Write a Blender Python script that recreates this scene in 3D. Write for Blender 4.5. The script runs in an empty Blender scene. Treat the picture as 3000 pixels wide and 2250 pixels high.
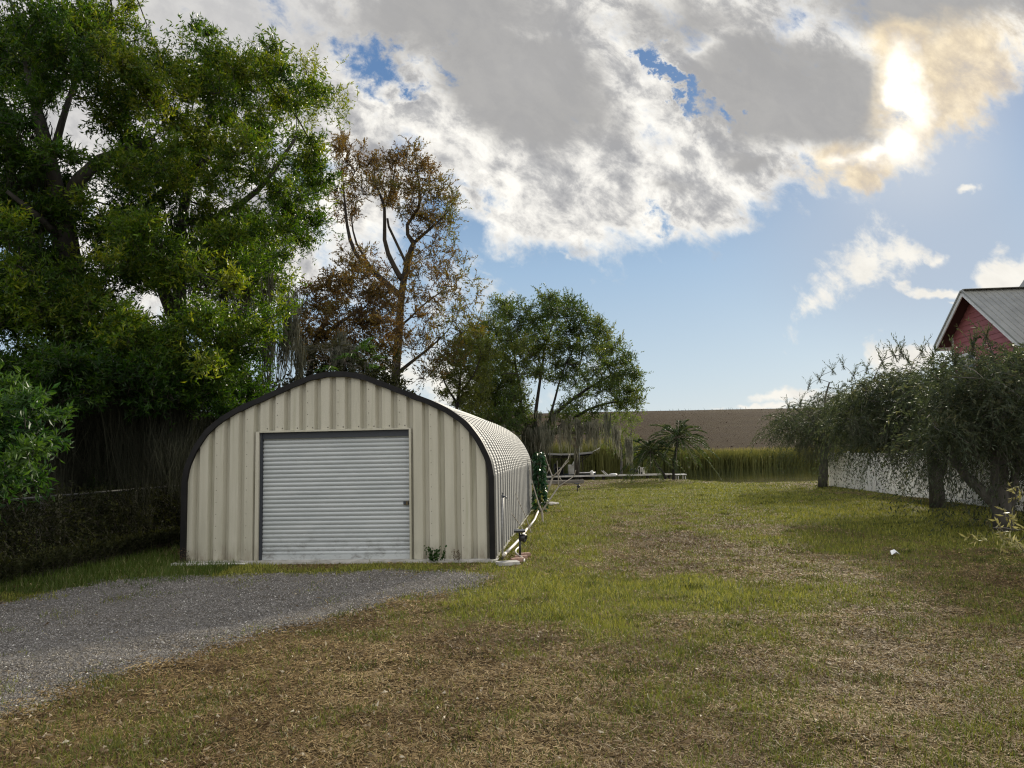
import bpy, math, random
import numpy as np
from mathutils import Matrix, Vector
R = np.random.default_rng(7)
random.seed(7)
S = bpy.context.scene
COL = S.collection
rad = math.radians
# ------------------------------------------------------------------ camera
F, CW, CH = 2150.0, 3000.0, 2250.0
EYE = 1.72
PITCH, ROLL = rad(5.37), rad(1.18)
cam = bpy.data.objects.new('camera', bpy.data.cameras.new('camera'))
COL.objects.link(cam)
MC = Matrix.Rotation(rad(90) + PITCH, 4, 'X') @ Matrix.Rotation(-ROLL, 4, 'Z')
cam.matrix_world = Matrix.Translation((0, 0, EYE)) @ MC
cam.data.sensor_fit = 'HORIZONTAL'; cam.data.sensor_width = 36.0; cam.data.lens = 36.0 * F / CW
cam.data.clip_start = 0.05; cam.data.clip_end = 5000
S.camera = cam
M3 = np.array(MC.to_3x3())
def ray(px, py):
    return M3 @ np.array([(px - CW / 2) / F, -(py - CH / 2) / F, -1.0])
def P(px, py, Y):                       # world point seen at photo pixel, at depth Y
    d = ray(px, py); return np.array([0, 0, EYE]) + d * (Y / d[1])
def G(px, py, z=0.0):                   # world point on the level z
    d = ray(px, py); return np.array([0, 0, EYE]) + d * ((z - EYE) / d[2])
AX = np.array([0.0837, 1.0, 0.0]); AX /= np.linalg.norm(AX)      # property axis (fences, shed, house)
AR = np.array([AX[1], -AX[0], 0.0])
# ------------------------------------------------------------------ noise
def _hash(ix, iy, s):
    h = (ix * 374761393 + iy * 668265263 + s * 974634721) & 0xFFFFFFFF
    h = ((h ^ (h >> 13)) * 1274126177) & 0xFFFFFFFF
    return ((h ^ (h >> 16)) & 0xFFFF) / 65535.0
def vnoise(x, y, s=0):
    x = np.asarray(x, float); y = np.asarray(y, float)
    ix = np.floor(x).astype(np.int64); iy = np.floor(y).astype(np.int64)
    fx = x - ix; fy = y - iy
    fx = fx * fx * (3 - 2 * fx); fy = fy * fy * (3 - 2 * fy)
    a = _hash(ix, iy, s); b = _hash(ix + 1, iy, s); c = _hash(ix, iy + 1, s); d = _hash(ix + 1, iy + 1, s)
    return (a * (1 - fx) + b * fx) * (1 - fy) + (c * (1 - fx) + d * fx) * fy
def fbm(x, y, s=0, o=4):
    t = 0; a = 0.5; n = 0
    for k in range(o):
        t = t + a * vnoise(x * 2 ** k + 17.3 * k, y * 2 ** k - 9.1 * k, s + k); n += a; a *= .5
    return t / n
def sstep(a, b, x):
    t = np.clip((x - a) / (b - a), 0, 1); return t * t * (3 - 2 * t)
def unit(v):
    return v / np.maximum(np.linalg.norm(v, axis=-1, keepdims=True), 1e-9)
def rdir(n):
    return unit(R.normal(size=(n, 3)))
# ------------------------------------------------------------------ materials
def newmat(name):
    m = bpy.data.materials.new(name); m.use_nodes = True
    nt = m.node_tree; nt.nodes.clear()
    out = nt.nodes.new('ShaderNodeOutputMaterial')
    return m, nt, out
def node(nt, t, **kw):
    n = nt.nodes.new(t)
    for k, v in kw.items(): setattr(n, k, v)
    return n
def setin(nt, n, **kw):
    for k, v in kw.items():
        s = n.inputs[k.replace('_', ' ')]
        if isinstance(v, bpy.types.NodeSocket): nt.links.new(v, s)
        else: s.default_value = v
def ramp(nt, fac, stops):
    r = nt.nodes.new('ShaderNodeValToRGB'); e = r.color_ramp.elements
    while len(e) < len(stops): e.new(0.5)
    for i, (p, c) in enumerate(stops):
        e[i].position = p; e[i].color = (*c, 1)
    nt.links.new(fac, r.inputs[0]); return r.outputs[0]
def mathn(nt, op, a, b=0.0, c=0.0, clamp=False):
    n = nt.nodes.new('ShaderNodeMath'); n.operation = op; n.use_clamp = clamp
    for i, v in enumerate((a, b, c)):
        if isinstance(v, bpy.types.NodeSocket): nt.links.new(v, n.inputs[i])
        else: n.inputs[i].default_value = v
    return n.outputs[0]
def mixc(nt, f, a, b, mode='MIX'):
    n = nt.nodes.new('ShaderNodeMix'); n.data_type = 'RGBA'; n.blend_type = mode
    for s, v in ((n.inputs[0], f), (n.inputs[6], a), (n.inputs[7], b)):
        if isinstance(v, bpy.types.NodeSocket): nt.links.new(v, s)
        elif isinstance(v, (int, float)): s.default_value = v
        else: s.default_value = (*v, 1)
    return n.outputs[2]
def tex(nt, scale=5.0, detail=4.0, rough=.55, coord='Object', vec=None, stretch=None, dist=0.0):
    if vec is None:
        tc = nt.nodes.new('ShaderNodeTexCoord'); vec = tc.outputs[coord]
    if stretch:
        mp = nt.nodes.new('ShaderNodeMapping'); mp.inputs['Scale'].default_value = stretch
        nt.links.new(vec, mp.inputs[0]); vec = mp.outputs[0]
    n = nt.nodes.new('ShaderNodeTexNoise'); nt.links.new(vec, n.inputs['Vector'])
    n.inputs['Scale'].default_value = scale; n.inputs['Detail'].default_value = detail
    n.inputs['Roughness'].default_value = rough; n.inputs['Distortion'].default_value = dist
    return n.outputs[0]
def bump(nt, h, strength=.3, dist=.01):
    b = nt.nodes.new('ShaderNodeBump'); b.inputs['Strength'].default_value = strength
    b.inputs['Distance'].default_value = dist; nt.links.new(h, b.inputs['Height']); return b.outputs[0]
def surf(name, c1, c2=None, rough=.6, metal=0.0, nscale=3.0, stretch=None, bstr=0.0, bscale=40.0, spec=.5, bdist=.01, lo=.35, hi=.65, dist=0.0):
    m, nt, out = newmat(name)
    p = nt.nodes.new('ShaderNodeBsdfPrincipled')
    if c2:
        f = tex(nt, nscale, 5, .6, stretch=stretch, dist=dist)
        nt.links.new(ramp(nt, f, [(lo, c1), (hi, c2)]), p.inputs['Base Color'])
    else: p.inputs['Base Color'].default_value = (*c1, 1)
    p.inputs['Roughness'].default_value = rough; p.inputs['Metallic'].default_value = metal
    p.inputs['Specular IOR Level'].default_value = spec
    if bstr: nt.links.new(bump(nt, tex(nt, bscale, 5, .6, stretch=stretch), bstr, bdist), p.inputs['Normal'])
    nt.links.new(p.outputs[0], out.inputs[0]); return m
def leafmat(name, stops, trans=.35, rough=.45, tcol=(1.25, 1.2, .55), spec=.22):
    m, nt, out = newmat(name)
    at = nt.nodes.new('ShaderNodeAttribute'); at.attribute_name = 'tone'
    c = ramp(nt, at.outputs['Fac'], stops)
    p = nt.nodes.new('ShaderNodeBsdfPrincipled'); nt.links.new(c, p.inputs['Base Color'])
    p.inputs['Roughness'].default_value = rough; p.inputs['Specular IOR Level'].default_value = spec
    if trans > 0:
        t = nt.nodes.new('ShaderNodeBsdfTranslucent')
        nt.links.new(mixc(nt, 1.0, c, tcol, 'MULTIPLY'), t.inputs[0])
        mx = nt.nodes.new('ShaderNodeMixShader'); mx.inputs[0].default_value = trans
        nt.links.new(p.outputs[0], mx.inputs[1]); nt.links.new(t.outputs[0], mx.inputs[2])
        nt.links.new(mx.outputs[0], out.inputs[0])
    else: nt.links.new(p.outputs[0], out.inputs[0])
    return m
# ------------------------------------------------------------------ mesh building
class Geo:
    def __init__(s): s.v = []; s.f = []; s.n = 0
    def add(s, v, f, tone=0.5, mi=0):
        v = np.asarray(v, float).reshape(-1, 3); f = np.asarray(f, np.int64)
        if len(f) == 0: return s
        t = np.broadcast_to(np.asarray(tone, float), (len(f),))
        s.v.append(v); s.f.append((f + s.n, t, mi)); s.n += len(v); return s
    def box(s, c, size, rz=0.0, tone=.5, mi=0, rx=0.0, ry=0.0):
        h = np.array(size) / 2
        v = np.array([[x, y, z] for z in (-1, 1) for y in (-1, 1) for x in (-1, 1)]) * h
        M = np.array((Matrix.Rotation(rz, 3, 'Z') @ Matrix.Rotation(ry, 3, 'Y') @ Matrix.Rotation(rx, 3, 'X')))
        v = v @ M.T + np.array(c)
        return s.add(v, [[0, 2, 3, 1], [4, 5, 7, 6], [0, 1, 5, 4], [2, 6, 7, 3], [0, 4, 6, 2], [1, 3, 7, 5]], tone, mi)
    def bar(s, a, b, w, h=None, tone=.5, mi=0):          # rectangular bar from a to b
        a = np.array(a, float); b = np.array(b, float); h = h or w
        d = unit(b - a); u = np.cross(d, [0, 0, 1.0])
        if np.linalg.norm(u) < 1e-3: u = np.array([1.0, 0, 0])
        u = unit(u); n = np.cross(u, d)
        v = [p + u * i * w / 2 + n * j * h / 2 for p in (a, b) for i, j in ((-1, -1), (1, -1), (1, 1), (-1, 1))]
        return s.add(v, [[0, 3, 2, 1], [4, 5, 6, 7], [0, 1, 5, 4], [1, 2, 6, 5], [2, 3, 7, 6], [3, 0, 4, 7]], tone, mi)
    def tube(s, pts, r, sides=6, tone=.5, mi=0, cap=True):
        pts = np.asarray(pts, float); n = len(pts)
        r = np.broadcast_to(np.asarray(r, float), (n,))
        tg = np.zeros_like(pts); tg[1:-1] = pts[2:] - pts[:-2]; tg[0] = pts[1] - pts[0]; tg[-1] = pts[-1] - pts[-2]
        tg = unit(tg)
        u = np.cross(tg[0], [0.3, 0.2, 1.0] if abs(tg[0][2]) < .9 else [1.0, 0.1, 0]); u = unit(u)
        U = np.zeros_like(pts); U[0] = u
        for i in range(1, n):
            u = u - tg[i] * np.dot(u, tg[i]); u = u / max(np.linalg.norm(u), 1e-9); U[i] = u
        W = np.cross(tg, U)
        a = np.arange(sides) * 2 * math.pi / sides
        v = pts[:, None] + r[:, None, None] * (np.cos(a)[None, :, None] * U[:, None] + np.sin(a)[None, :, None] * W[:, None])
        i = np.arange(n - 1)[:, None] * sides; j = np.arange(sides)[None]; k = (j + 1) % sides
        f = np.stack([i + j, i + k, i + k + sides, i + j + sides], -1).reshape(-1, 4)
        b = s.n
        s.add(v, f, tone, mi)
        if cap and sides >= 3:
            for row, rev in ((0, True), (n - 1, False)):
                idx = np.arange(sides) + row * sides
                s.f.append(((idx[::-1] if rev else idx)[None] + b, np.array([tone if np.isscalar(tone) else .5]), mi))
        return s
    def lathe(s, c, prof, sides=16, tone=.5, mi=0, axis=None):
        prof = np.array(prof, float)
        z0 = np.array(c, float); ax = np.array(axis if axis is not None else (0, 0, 1.0)); ax = unit(ax)
        pts = z0 + prof[:, 1:2] * ax
        pr = np.maximum(prof[:, 0], 1e-4)
        u = unit(np.cross(ax, [0.1, 1, 0.05])); w = np.cross(ax, u)
        a = np.arange(sides) * 2 * math.pi / sides
        v = pts[:, None] + pr[:, None, None] * (np.cos(a)[None, :, None] * u + np.sin(a)[None, :, None] * w)
        n = len(prof); i = np.arange(n - 1)[:, None] * sides; j = np.arange(sides)[None]; k = (j + 1) % sides
        return s.add(v, np.stack([i + j, i + k, i + k + sides, i + j + sides], -1).reshape(-1, 4), tone, mi)
    def grid(s, v, tone=.5, mi=0):                       # v: (a,b,3)
        a, b = v.shape[:2]
        i = np.arange(a - 1)[:, None] * b; j = np.arange(b - 1)[None]
        f = np.stack([i + j, i + j + 1, i + j + 1 + b, i + j + b], -1).reshape(-1, 4)
        return s.add(v.reshape(-1, 3), f, tone, mi)
    def build(s, name, mats, parent=None, smooth=False, origin=None, tone=True):
        me = bpy.data.meshes.new(name)
        V = np.concatenate(s.v) if s.v else np.zeros((0, 3))
        if origin is not None: V = V - np.array(origin)
        me.vertices.add(len(V)); me.vertices.foreach_set('co', V.astype(np.float32).ravel())
        loops = np.concatenate([f.ravel() for f, t, m in s.f]); tot = np.concatenate([np.full(len(f), f.shape[1]) for f, t, m in s.f])
        me.loops.add(len(loops)); me.loops.foreach_set('vertex_index', loops.astype(np.int32))
        me.polygons.add(len(tot))
        st = np.concatenate([[0], np.cumsum(tot)[:-1]])
        me.polygons.foreach_set('loop_start', st.astype(np.int32))
        me.polygons.foreach_set('loop_total', tot.astype(np.int32))
        mi = np.concatenate([np.full(len(f), m) for f, t, m in s.f]).astype(np.int32)
        for m in (mats if isinstance(mats, (list, tuple)) else [mats]): me.materials.append(m)
        me.polygons.foreach_set('material_index', mi)
        me.polygons.foreach_set('use_smooth', np.full(len(tot), bool(smooth)))
        if tone:
            at = me.attributes.new('tone', 'FLOAT', 'FACE')
            at.data.foreach_set('value', np.concatenate([t for f, t, m in s.f]).astype(np.float32))
        me.update(calc_edges=True)
        o = bpy.data.objects.new(name, me); COL.objects.link(o)
        if origin is not None and parent is None: o.location = origin
        if parent: o.parent = parent
        return o
def thing(name, label, cat, loc=(0, 0, 0), rz=0.0, group=None):
    o = bpy.data.objects.new(name, None); COL.objects.link(o); o.empty_display_size = .2
    o.location = loc; o.rotation_euler = (0, 0, rz); o['label'] = label; o['category'] = cat
    if group: o['group'] = group
    return o
def tag(o, label, cat, group=None, kind=None):
    if label: o['label'] = label
    if cat: o['category'] = cat
    if group: o['group'] = group
    if kind: o['kind'] = kind
    return o
def kind(o, k): o['kind'] = k; return o
def leaves(g, base, d, L, W, tone, mi=0, fold=.15):
    n = len(base)
    side = unit(np.cross(d, rdir(n))); nrm = np.cross(side, d)
    L = np.broadcast_to(L, (n,))[:, None]; W = np.broadcast_to(W, (n,))[:, None]
    m = base + d * L * .45 + nrm * L * fold * .4
    tip = base + d * L - nrm * L * fold * R.random((n, 1))
    v = np.stack([base, m + side * W / 2, tip, m - side * W / 2], 1)
    f = np.arange(n * 4).reshape(n, 4)
    g.add(v, f, tone, mi)
def ribbons(g, pts, w, tone, mi=0):
    # pts (n,s,3); w (n,s)
    n, s = pts.shape[:2]
    a = R.random(n) * 2 * math.pi
    side = np.stack([np.cos(a), np.sin(a), np.zeros(n)], -1)[:, None]
    v = np.stack([pts - side * w[..., None] / 2, pts + side * w[..., None] / 2], 2)     # n,s,2,3
    b = (np.arange(n) * s * 2)[:, None]; i = np.arange(s - 1)[None] * 2
    f = np.stack([b + i, b + i + 1, b + i + 3, b + i + 2], -1).reshape(-1, 4)
    g.add(v, f, np.repeat(np.broadcast_to(tone, (n,)), s - 1), mi)
def twigs(g, p0, d, L, droop, nl, ll, lw, tone, leafmi=0, twigmi=1, tw=.008, bias=.55, tj=.12, t0=.15, flat=0.0):
    n = len(p0); L = np.broadcast_to(L, (n,))[:, None]
    dr = np.broadcast_to(droop, (n,))[:, None]
    def at(t): return p0 + d * L * t - np.array([0, 0, 1.0]) * L * dr * t * t
    if tw > 0:
        s = 4
        pts = np.stack([at(t) for t in np.linspace(0, 1, s)], 1)
        ribbons(g, pts, np.broadcast_to(np.linspace(tw, tw * .4, s), (n, s)), R.random(n), twigmi)
    for k in range(nl):
        t = t0 + (1 - t0) * (k + R.random((n, 1)) * .8) / nl
        tang = unit(d - np.array([0, 0, 1.0]) * 2 * dr * t)
        rd = rdir(n); rd[:, 2] *= (1 - flat)
        dd = unit(tang * bias + rd * (1 - bias) * 1.2)
        leaves(g, at(t), dd, ll * (.7 + .6 * R.random(n)), lw * (.7 + .6 * R.random(n)), np.clip(tone + R.normal(size=n) * tj, 0, 1), leafmi)
def moss(g, anchors, L, n_each, spread, mi=0, w=.02, tone=.5):
    A = np.repeat(np.asarray(anchors, float), n_each, 0); n = len(A)
    Ls = np.repeat(np.broadcast_to(L, (len(anchors),)), n_each) * (.35 + .75 * R.random(n))
    off = R.normal(size=(n, 3)) * np.array([spread, spread, spread * .5])
    s = 7; t = np.linspace(0, 1, s)
    pts = (A + off)[:, None] + np.zeros((n, s, 3))
    pts[..., 2] -= Ls[:, None] * t
    cen = (A - (A + off))[:, None] * (t ** 1.3)[None, :, None] * .8
    pts[..., :2] += cen[..., :2]
    wob = np.cumsum(R.normal(size=(n, s, 2)), 1) * (.03 * np.minimum(Ls, 1.2))[:, None, None]
    pts[..., :2] += wob
    wid = w * (.5 + R.random(n))[:, None] * np.array([.5, 1, 1.1, 1, .85, .6, .15])[None]
    ribbons(g, pts, wid, np.clip(tone + R.normal(size=n) * .2, 0, 1), mi)
# ------------------------------------------------------------------ skeletons of trees
class Skel:
    def __init__(s): s.p = []; s.par = []; s.mr = []
    def limb(s, pts, r0, r1, attach=True):
        pts = np.asarray(pts, float); par = -1
        if s.p and attach:
            q = np.array(s.p); par = int(np.argmin(((q - pts[0]) ** 2).sum(1)))
            if np.linalg.norm(q[par] - pts[0]) < .05: pts = pts[1:]
            pts = np.vstack([q[par], pts])
        # resample with a slight wander
        out = [pts[0]]
        for a, b in zip(pts[:-1], pts[1:]):
            k = max(1, int(np.linalg.norm(b - a) / .45))
            for i in range(1, k + 1): out.append(a + (b - a) * i / k + R.normal(size=3) * .02 * (i < k))
        out = np.array(out)
        if len(out) > 4: out[1:-1] = out[1:-1] * .5 + (out[:-2] + out[2:]) * .25
        rr = np.linspace(r0, r1, len(out))
        ids = []
        for i in range(len(out)):
            if i == 0 and par >= 0: ids.append(par); continue
            s.p.append(out[i]); s.par.append(ids[-1] if ids else -1); s.mr.append(rr[i]); ids.append(len(s.p) - 1)
        return ids
    def grow(s, targets, seg=.4, jit=.1):
        targets = np.asarray(targets)
        q0 = np.array(s.p)
        dd = np.array([np.min(((q0 - t) ** 2).sum(1)) for t in targets])
        ends = []
        for i in np.argsort(dd):
            t = targets[i]; q = np.array(s.p); dv = t - q
            dist = np.linalg.norm(dv, axis=1)
            cost = dist * (1.0 + .5 * np.clip(-dv[:, 2] / np.maximum(dist, .01), 0, 1))
            j = int(np.argmin(cost)); a = q[j]; L = dist[j]
            k = max(2, int(L / seg))
            pd = unit(a - np.array(s.p[s.par[j]])) if s.par[j] >= 0 else np.array([0, 0, 1.0])
            c1 = a + pd * L * .3 + R.normal(size=3) * L * .08; c2 = t - unit(t - a) * L * .3 + np.array([0, 0, -.06]) * L + R.normal(size=3) * L * jit
            prev = j
            for m in range(1, k + 1):
                u = m / k
                pt = a * (1 - u) ** 3 + 3 * c1 * u * (1 - u) ** 2 + 3 * c2 * u * u * (1 - u) + t * u ** 3
                s.p.append(pt + R.normal(size=3) * .012); s.par.append(prev); s.mr.append(0); prev = len(s.p) - 1
            ends.append(prev)
        return ends
    def mesh(s, g, tip=.008, e=2.3, sides=(10, 6, 4), mi=0):
        n = len(s.p); p = np.array(s.p); acc = np.zeros(n); ch = [[] for _ in range(n)]
        for i in range(n - 1, -1, -1):
            r = max(acc[i] ** (1 / e), tip)
            if s.mr[i] > 0: r = s.mr[i]
            s.mr[i] = r
            if s.par[i] >= 0: acc[s.par[i]] += r ** e; ch[s.par[i]].append(i)
        r = np.array(s.mr)
        for i in range(n):
            if s.par[i] >= 0: r[i] = min(r[i], r[s.par[i]])
        starts = [(-1, i) for i in range(n) if s.par[i] < 0]
        while starts:
            a, i = starts.pop(); chain = ([a] if a >= 0 else []) + [i]
            while ch[i]:
                c = sorted(ch[i], key=lambda k: -r[k]); 
                for k in c[1:]: starts.append((i, k))
                i = c[0]; chain.append(i)
            if len(chain) < 2: continue
            rr = r[chain].copy()
            if a >= 0: rr[0] = min(rr[0], rr[1] * 1.15)
            m = rr.max(); sd = sides[0] if m > .12 else sides[1] if m > .04 else sides[2]
            g.tube(p[chain], rr, sd, mi=mi, tone=.5)
        s.r = r
def inpoly(x, y, poly):
    poly = np.asarray(poly, float); x = np.asarray(x); y = np.asarray(y); c = np.zeros(x.shape, bool)
    j = len(poly) - 1
    for i in range(len(poly)):
        xi, yi = poly[i]; xj, yj = poly[j]
        c ^= ((yi > y) != (yj > y)) & (x < (xj - xi) * (y - yi) / (yj - yi + 1e-12) + xi); j = i
    return c
def scatter_poly(poly, n, mind, holes=()):
    poly = np.asarray(poly, float); lo = poly.min(0); hi = poly.max(0); out = []
    for _ in range(n * 40):
        x, y = lo + (hi - lo) * R.random(2)
        if not inpoly(np.array([x]), np.array([y]), poly)[0]: continue
        if any(((x - a) / c) ** 2 + ((y - b) / d) ** 2 < 1 and R.random() < pr for a, b, c, d, pr in holes): continue
        if any((x - a) ** 2 + (y - b) ** 2 < mind ** 2 for a, b in out): continue
        out.append((x, y))
        if len(out) >= n: break
    return out
# ================================================================== MATERIALS
BARK_D = surf('dark_bark', (.018, .016, .013), (.045, .04, .032), .9, nscale=9, stretch=(1, 1, .25), bstr=.6, bscale=30)
BARK_B = surf('brown_bark', (.016, .012, .009), (.038, .029, .02), .9, nscale=6, stretch=(1, 1, .3), bstr=.6, bscale=25)
BARK_G = surf('grey_bark', (.05, .045, .038), (.11, .10, .085), .9, nscale=8, stretch=(1, 1, .3), bstr=.5, bscale=30)
TWIG_D = surf('dark_twig', (.05, .04, .03), rough=.9)
TWIG_L = surf('pale_twig', (.2, .17, .14), rough=.9)
LF_LAUREL = leafmat('laurel_leaf', [(0, (.008, .022, .005)), (.4, (.024, .062, .008)), (.75, (.070, .118, .012)), (1, (.16, .18, .022))], .45, .36, (2.0, 1.9, .45))
LF_BROWN = leafmat('rusty_leaf', [(0, (.065, .038, .018)), (.4, (.105, .072, .03)), (.75, (.115, .10, .03)), (1, (.09, .12, .026))], .45, .55, (1.8, 1.4, .5))
LF_OAK = leafmat('oak_leaf', [(0, (.02, .042, .014)), (.5, (.055, .09, .024)), (.85, (.12, .15, .03)), (1, (.18, .17, .04))], .4, .45, (1.7, 1.6, .5))
LF_YEL = leafmat('yellowing_leaf', [(0, (.045, .06, .016)), (.5, (.10, .12, .026)), (1, (.16, .155, .035))], .4, .5, (1.5, 1.4, .5))
LF_LIME = leafmat('lime_leaf', [(0, (.06, .1, .02)), (1, (.16, .2, .04))], .4, .5, (1.4, 1.4, .5))
LF_WEEP = leafmat('greygreen_leaf', [(0, (.025, .036, .022)), (.5, (.06, .075, .042)), (.85, (.10, .105, .055)), (1, (.15, .14, .085))], .4, .5, (1.35, 1.4, .8))
LF_BUSH = leafmat('glossy_bush_leaf', [(0, (.008, .026, .006)), (.6, (.02, .06, .012)), (1, (.06, .11, .02))], .35, .45, (1.6, 1.6, .5), .25)
LF_IVY = leafmat('ivy_leaf', [(0, (.008, .03, .012)), (.7, (.02, .07, .025)), (1, (.05, .12, .04))], .25, .3, spec=.5)
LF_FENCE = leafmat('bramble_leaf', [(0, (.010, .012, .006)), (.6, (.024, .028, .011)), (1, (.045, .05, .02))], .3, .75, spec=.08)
LF_DRY = leafmat('dry_leaf', [(0, (.06, .035, .018)), (.5, (.17, .115, .06)), (.85, (.34, .27, .17)), (1, (.5, .44, .33))], .15, .6, (1, 1, 1))
LF_CREAM = leafmat('cream_green_leaf', [(0, (.1, .09, .04)), (.6, (.25, .24, .1)), (1, (.5, .48, .28))], .3, .4, (1.2, 1.1, .7))
LF_PALM = leafmat('palm_leaf', [(0, (.012, .03, .012)), (.6, (.05, .08, .028)), (1, (.16, .17, .09))], .3, .6, (1.5, 1.4, .6), .2)
LF_FAN = leafmat('fan_palm_leaf', [(0, (.06, .06, .035)), (.5, (.14, .13, .09)), (.75, (.05, .12, .02)), (1, (.12, .2, .03))], .3, .45, (1.4, 1.4, .6))
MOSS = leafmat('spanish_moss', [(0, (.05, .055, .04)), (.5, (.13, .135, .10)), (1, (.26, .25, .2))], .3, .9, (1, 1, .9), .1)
MOSS_D = leafmat('shaded_spanish_moss', [(0, (.02, .022, .015)), (.5, (.05, .052, .036)), (1, (.10, .098, .07))], .2, .9, (1, 1, .9), .1)  # darker copy of the moss, with the shade under the trees in its colour
LF_REED = leafmat('reed_blade', [(0, (.04, .048, .015)), (.5, (.125, .13, .034)), (.85, (.23, .215, .068)), (1, (.36, .3, .15))], .3, .6, (1.2, 1.1, .6))
# ================================================================== TERRAIN
def shore(x):
    return np.interp(x, [-60, 8.6, 9.6, 11.2, 14, 60], [45, 45, 43.2, 37.2, 37.6, 44]) + .35 * (fbm(np.asarray(x) * .8, np.asarray(x) * 0 + 3, 5) - .5)
def hgt(x, y):
    x = np.asarray(x, float); y = np.asarray(y, float)
    h = .06 * (fbm(x * .35, y * .35, 1, 3) - .5) + .075 * (fbm(x * 2.0, y * 2.0, 2, 3) - .5)
    # level pad under the shed
    dx = x - SH0[0]; dy = y - SH0[1]
    u = dx * AR[0] + dy * AR[1]; w = dx * AX[0] + dy * AX[1]
    pad = sstep(3.6, 2.7, np.abs(u)) * sstep(-1.2, -.3, w) * sstep(12.5, 11.5, w)
    h = h * (1 - pad) - .01 * pad
    sh = shore(x); t = sstep(-.4, 2.6, y - sh)
    h = h * (1 - t) - 1.3 * t
    t2 = sstep(82.5, 87, y + 1.5 * np.sin(x * .11) + (fbm(x * .3, y * .1, 8) - .5) * 2)
    return h * (1 - t2) + (.25 + .1 * fbm(x * .2, y * .2, 9)) * t2
SH0 = G(983, 1646); SH0[2] = 0
PATCH = [(1640, 1600, 190, 170, .45), (1560, 1730, 220, 70, .42), (2060, 1722, 190, 40, .50), (2250, 1750, 200, 35, .32), (280, 1680, 400, 45, .9),
         (900, 1675, 420, 14, .5), (1900, 1450, 420, 50, .30), (2120, 1430, 150, 16, .40), (2550, 1500, 330, 60, .55), (2800, 1560, 200, 40, .4), (1980, 1590, 180, 36, -.34), (1900, 1660, 200, 34, -.30),
         (2350, 1600, 330, 50, .16), (2440, 1650, 140, 22, -.2), (1800, 1830, 160, 60, .12), (1000, 2050, 900, 200, -.22), (2300, 2050, 800, 200, -.14), (2200, 1860, 160, 14, .25), (2650, 1750, 300, 50, .12),
         (1800, 2130, 200, 40, .22), (1300, 1880, 300, 60, -.06), (2500, 2150, 220, 50, .14), (1700, 1415, 160, 12, -.35), (1250, 1930, 700, 90, -.1), (1500, 2180, 260, 60, -.2)]
PW = []
for px, py, rx, ry, v in PATCH:
    c = G(px, py); PW.append((c[0], c[1], rx * c[1] / F, max(.35, ry * c[1] ** 2 / (EYE * F)), v))
def green(x, y):
    x = np.asarray(x, float); y = np.asarray(y, float)
    g = .38 + .6 * (fbm(x * .9, y * .55, 21, 4) - .5) + .95 * (fbm(x * 3.1, y * 2.2, 25, 3) - .5)
    for cx, cy, rx, ry, v in PW:
        g = g + v * np.exp(-((x - cx) / rx) ** 2 - ((y - cy) / ry) ** 2)
    return np.clip(g + .12 * sstep(14, 26, y), 0, 1)
RUST = []
for px, py, rx, ry in ((1980, 1585, 190, 40), (1890, 1660, 200, 36), (2350, 1660, 120, 24), (1700, 1750, 200, 24), (2440, 1600, 140, 22), (1480, 1880, 160, 24), (2200, 1790, 180, 22), (1900, 1900, 160, 20), (2100, 1530, 160, 20)):
    c = G(px, py); RUST.append((c[0], c[1], rx * c[1] / F, max(.3, ry * c[1] ** 2 / (EYE * F))))
def rust(x, y):
    t = 0 * x
    for cx, cy, rx, ry in RUST: t = np.maximum(t, np.exp(-((x - cx) / rx) ** 2 - ((y - cy) / ry) ** 2))
    return sstep(.35, .75, t + .9 * (fbm(x * 2.2, y * 1.6, 63, 4) - .5))
GRAVEL_PX = [(-300, 1800), (0, 1768), (170, 1731), (339, 1697), (542, 1682), (700, 1685), (881, 1680), (1100, 1675), (1322, 1672), (1430, 1694), (1390, 1722), (1153, 1756), (1010, 1795), (881, 1830), (740, 1858), (610, 1885), (475, 1946), (340, 1975), (217, 2007), (135, 2054), (0, 2105), (-300, 2170)]
GP = np.array([G(a, b)[:2] for a, b in GRAVEL_PX])
def in_gravel(x, y):
    wx = x + .5 * (fbm(x * 1.7, y * 1.7, 31, 5) - .5) + .22 * (vnoise(x * 9, y * 9, 33) - .5); wy = y + .6 * (fbm(x * 1.7, y * 1.7, 37, 5) - .5) + .3 * (vnoise(x * 9, y * 9, 39) - .5)
    return inpoly(wx, wy, GP)
def in_gravel_soft(x, y, w=.16):
    return in_gravel(x + R.normal(size=len(x)) * w, y + R.normal(size=len(x)) * w * 1.3)
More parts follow.
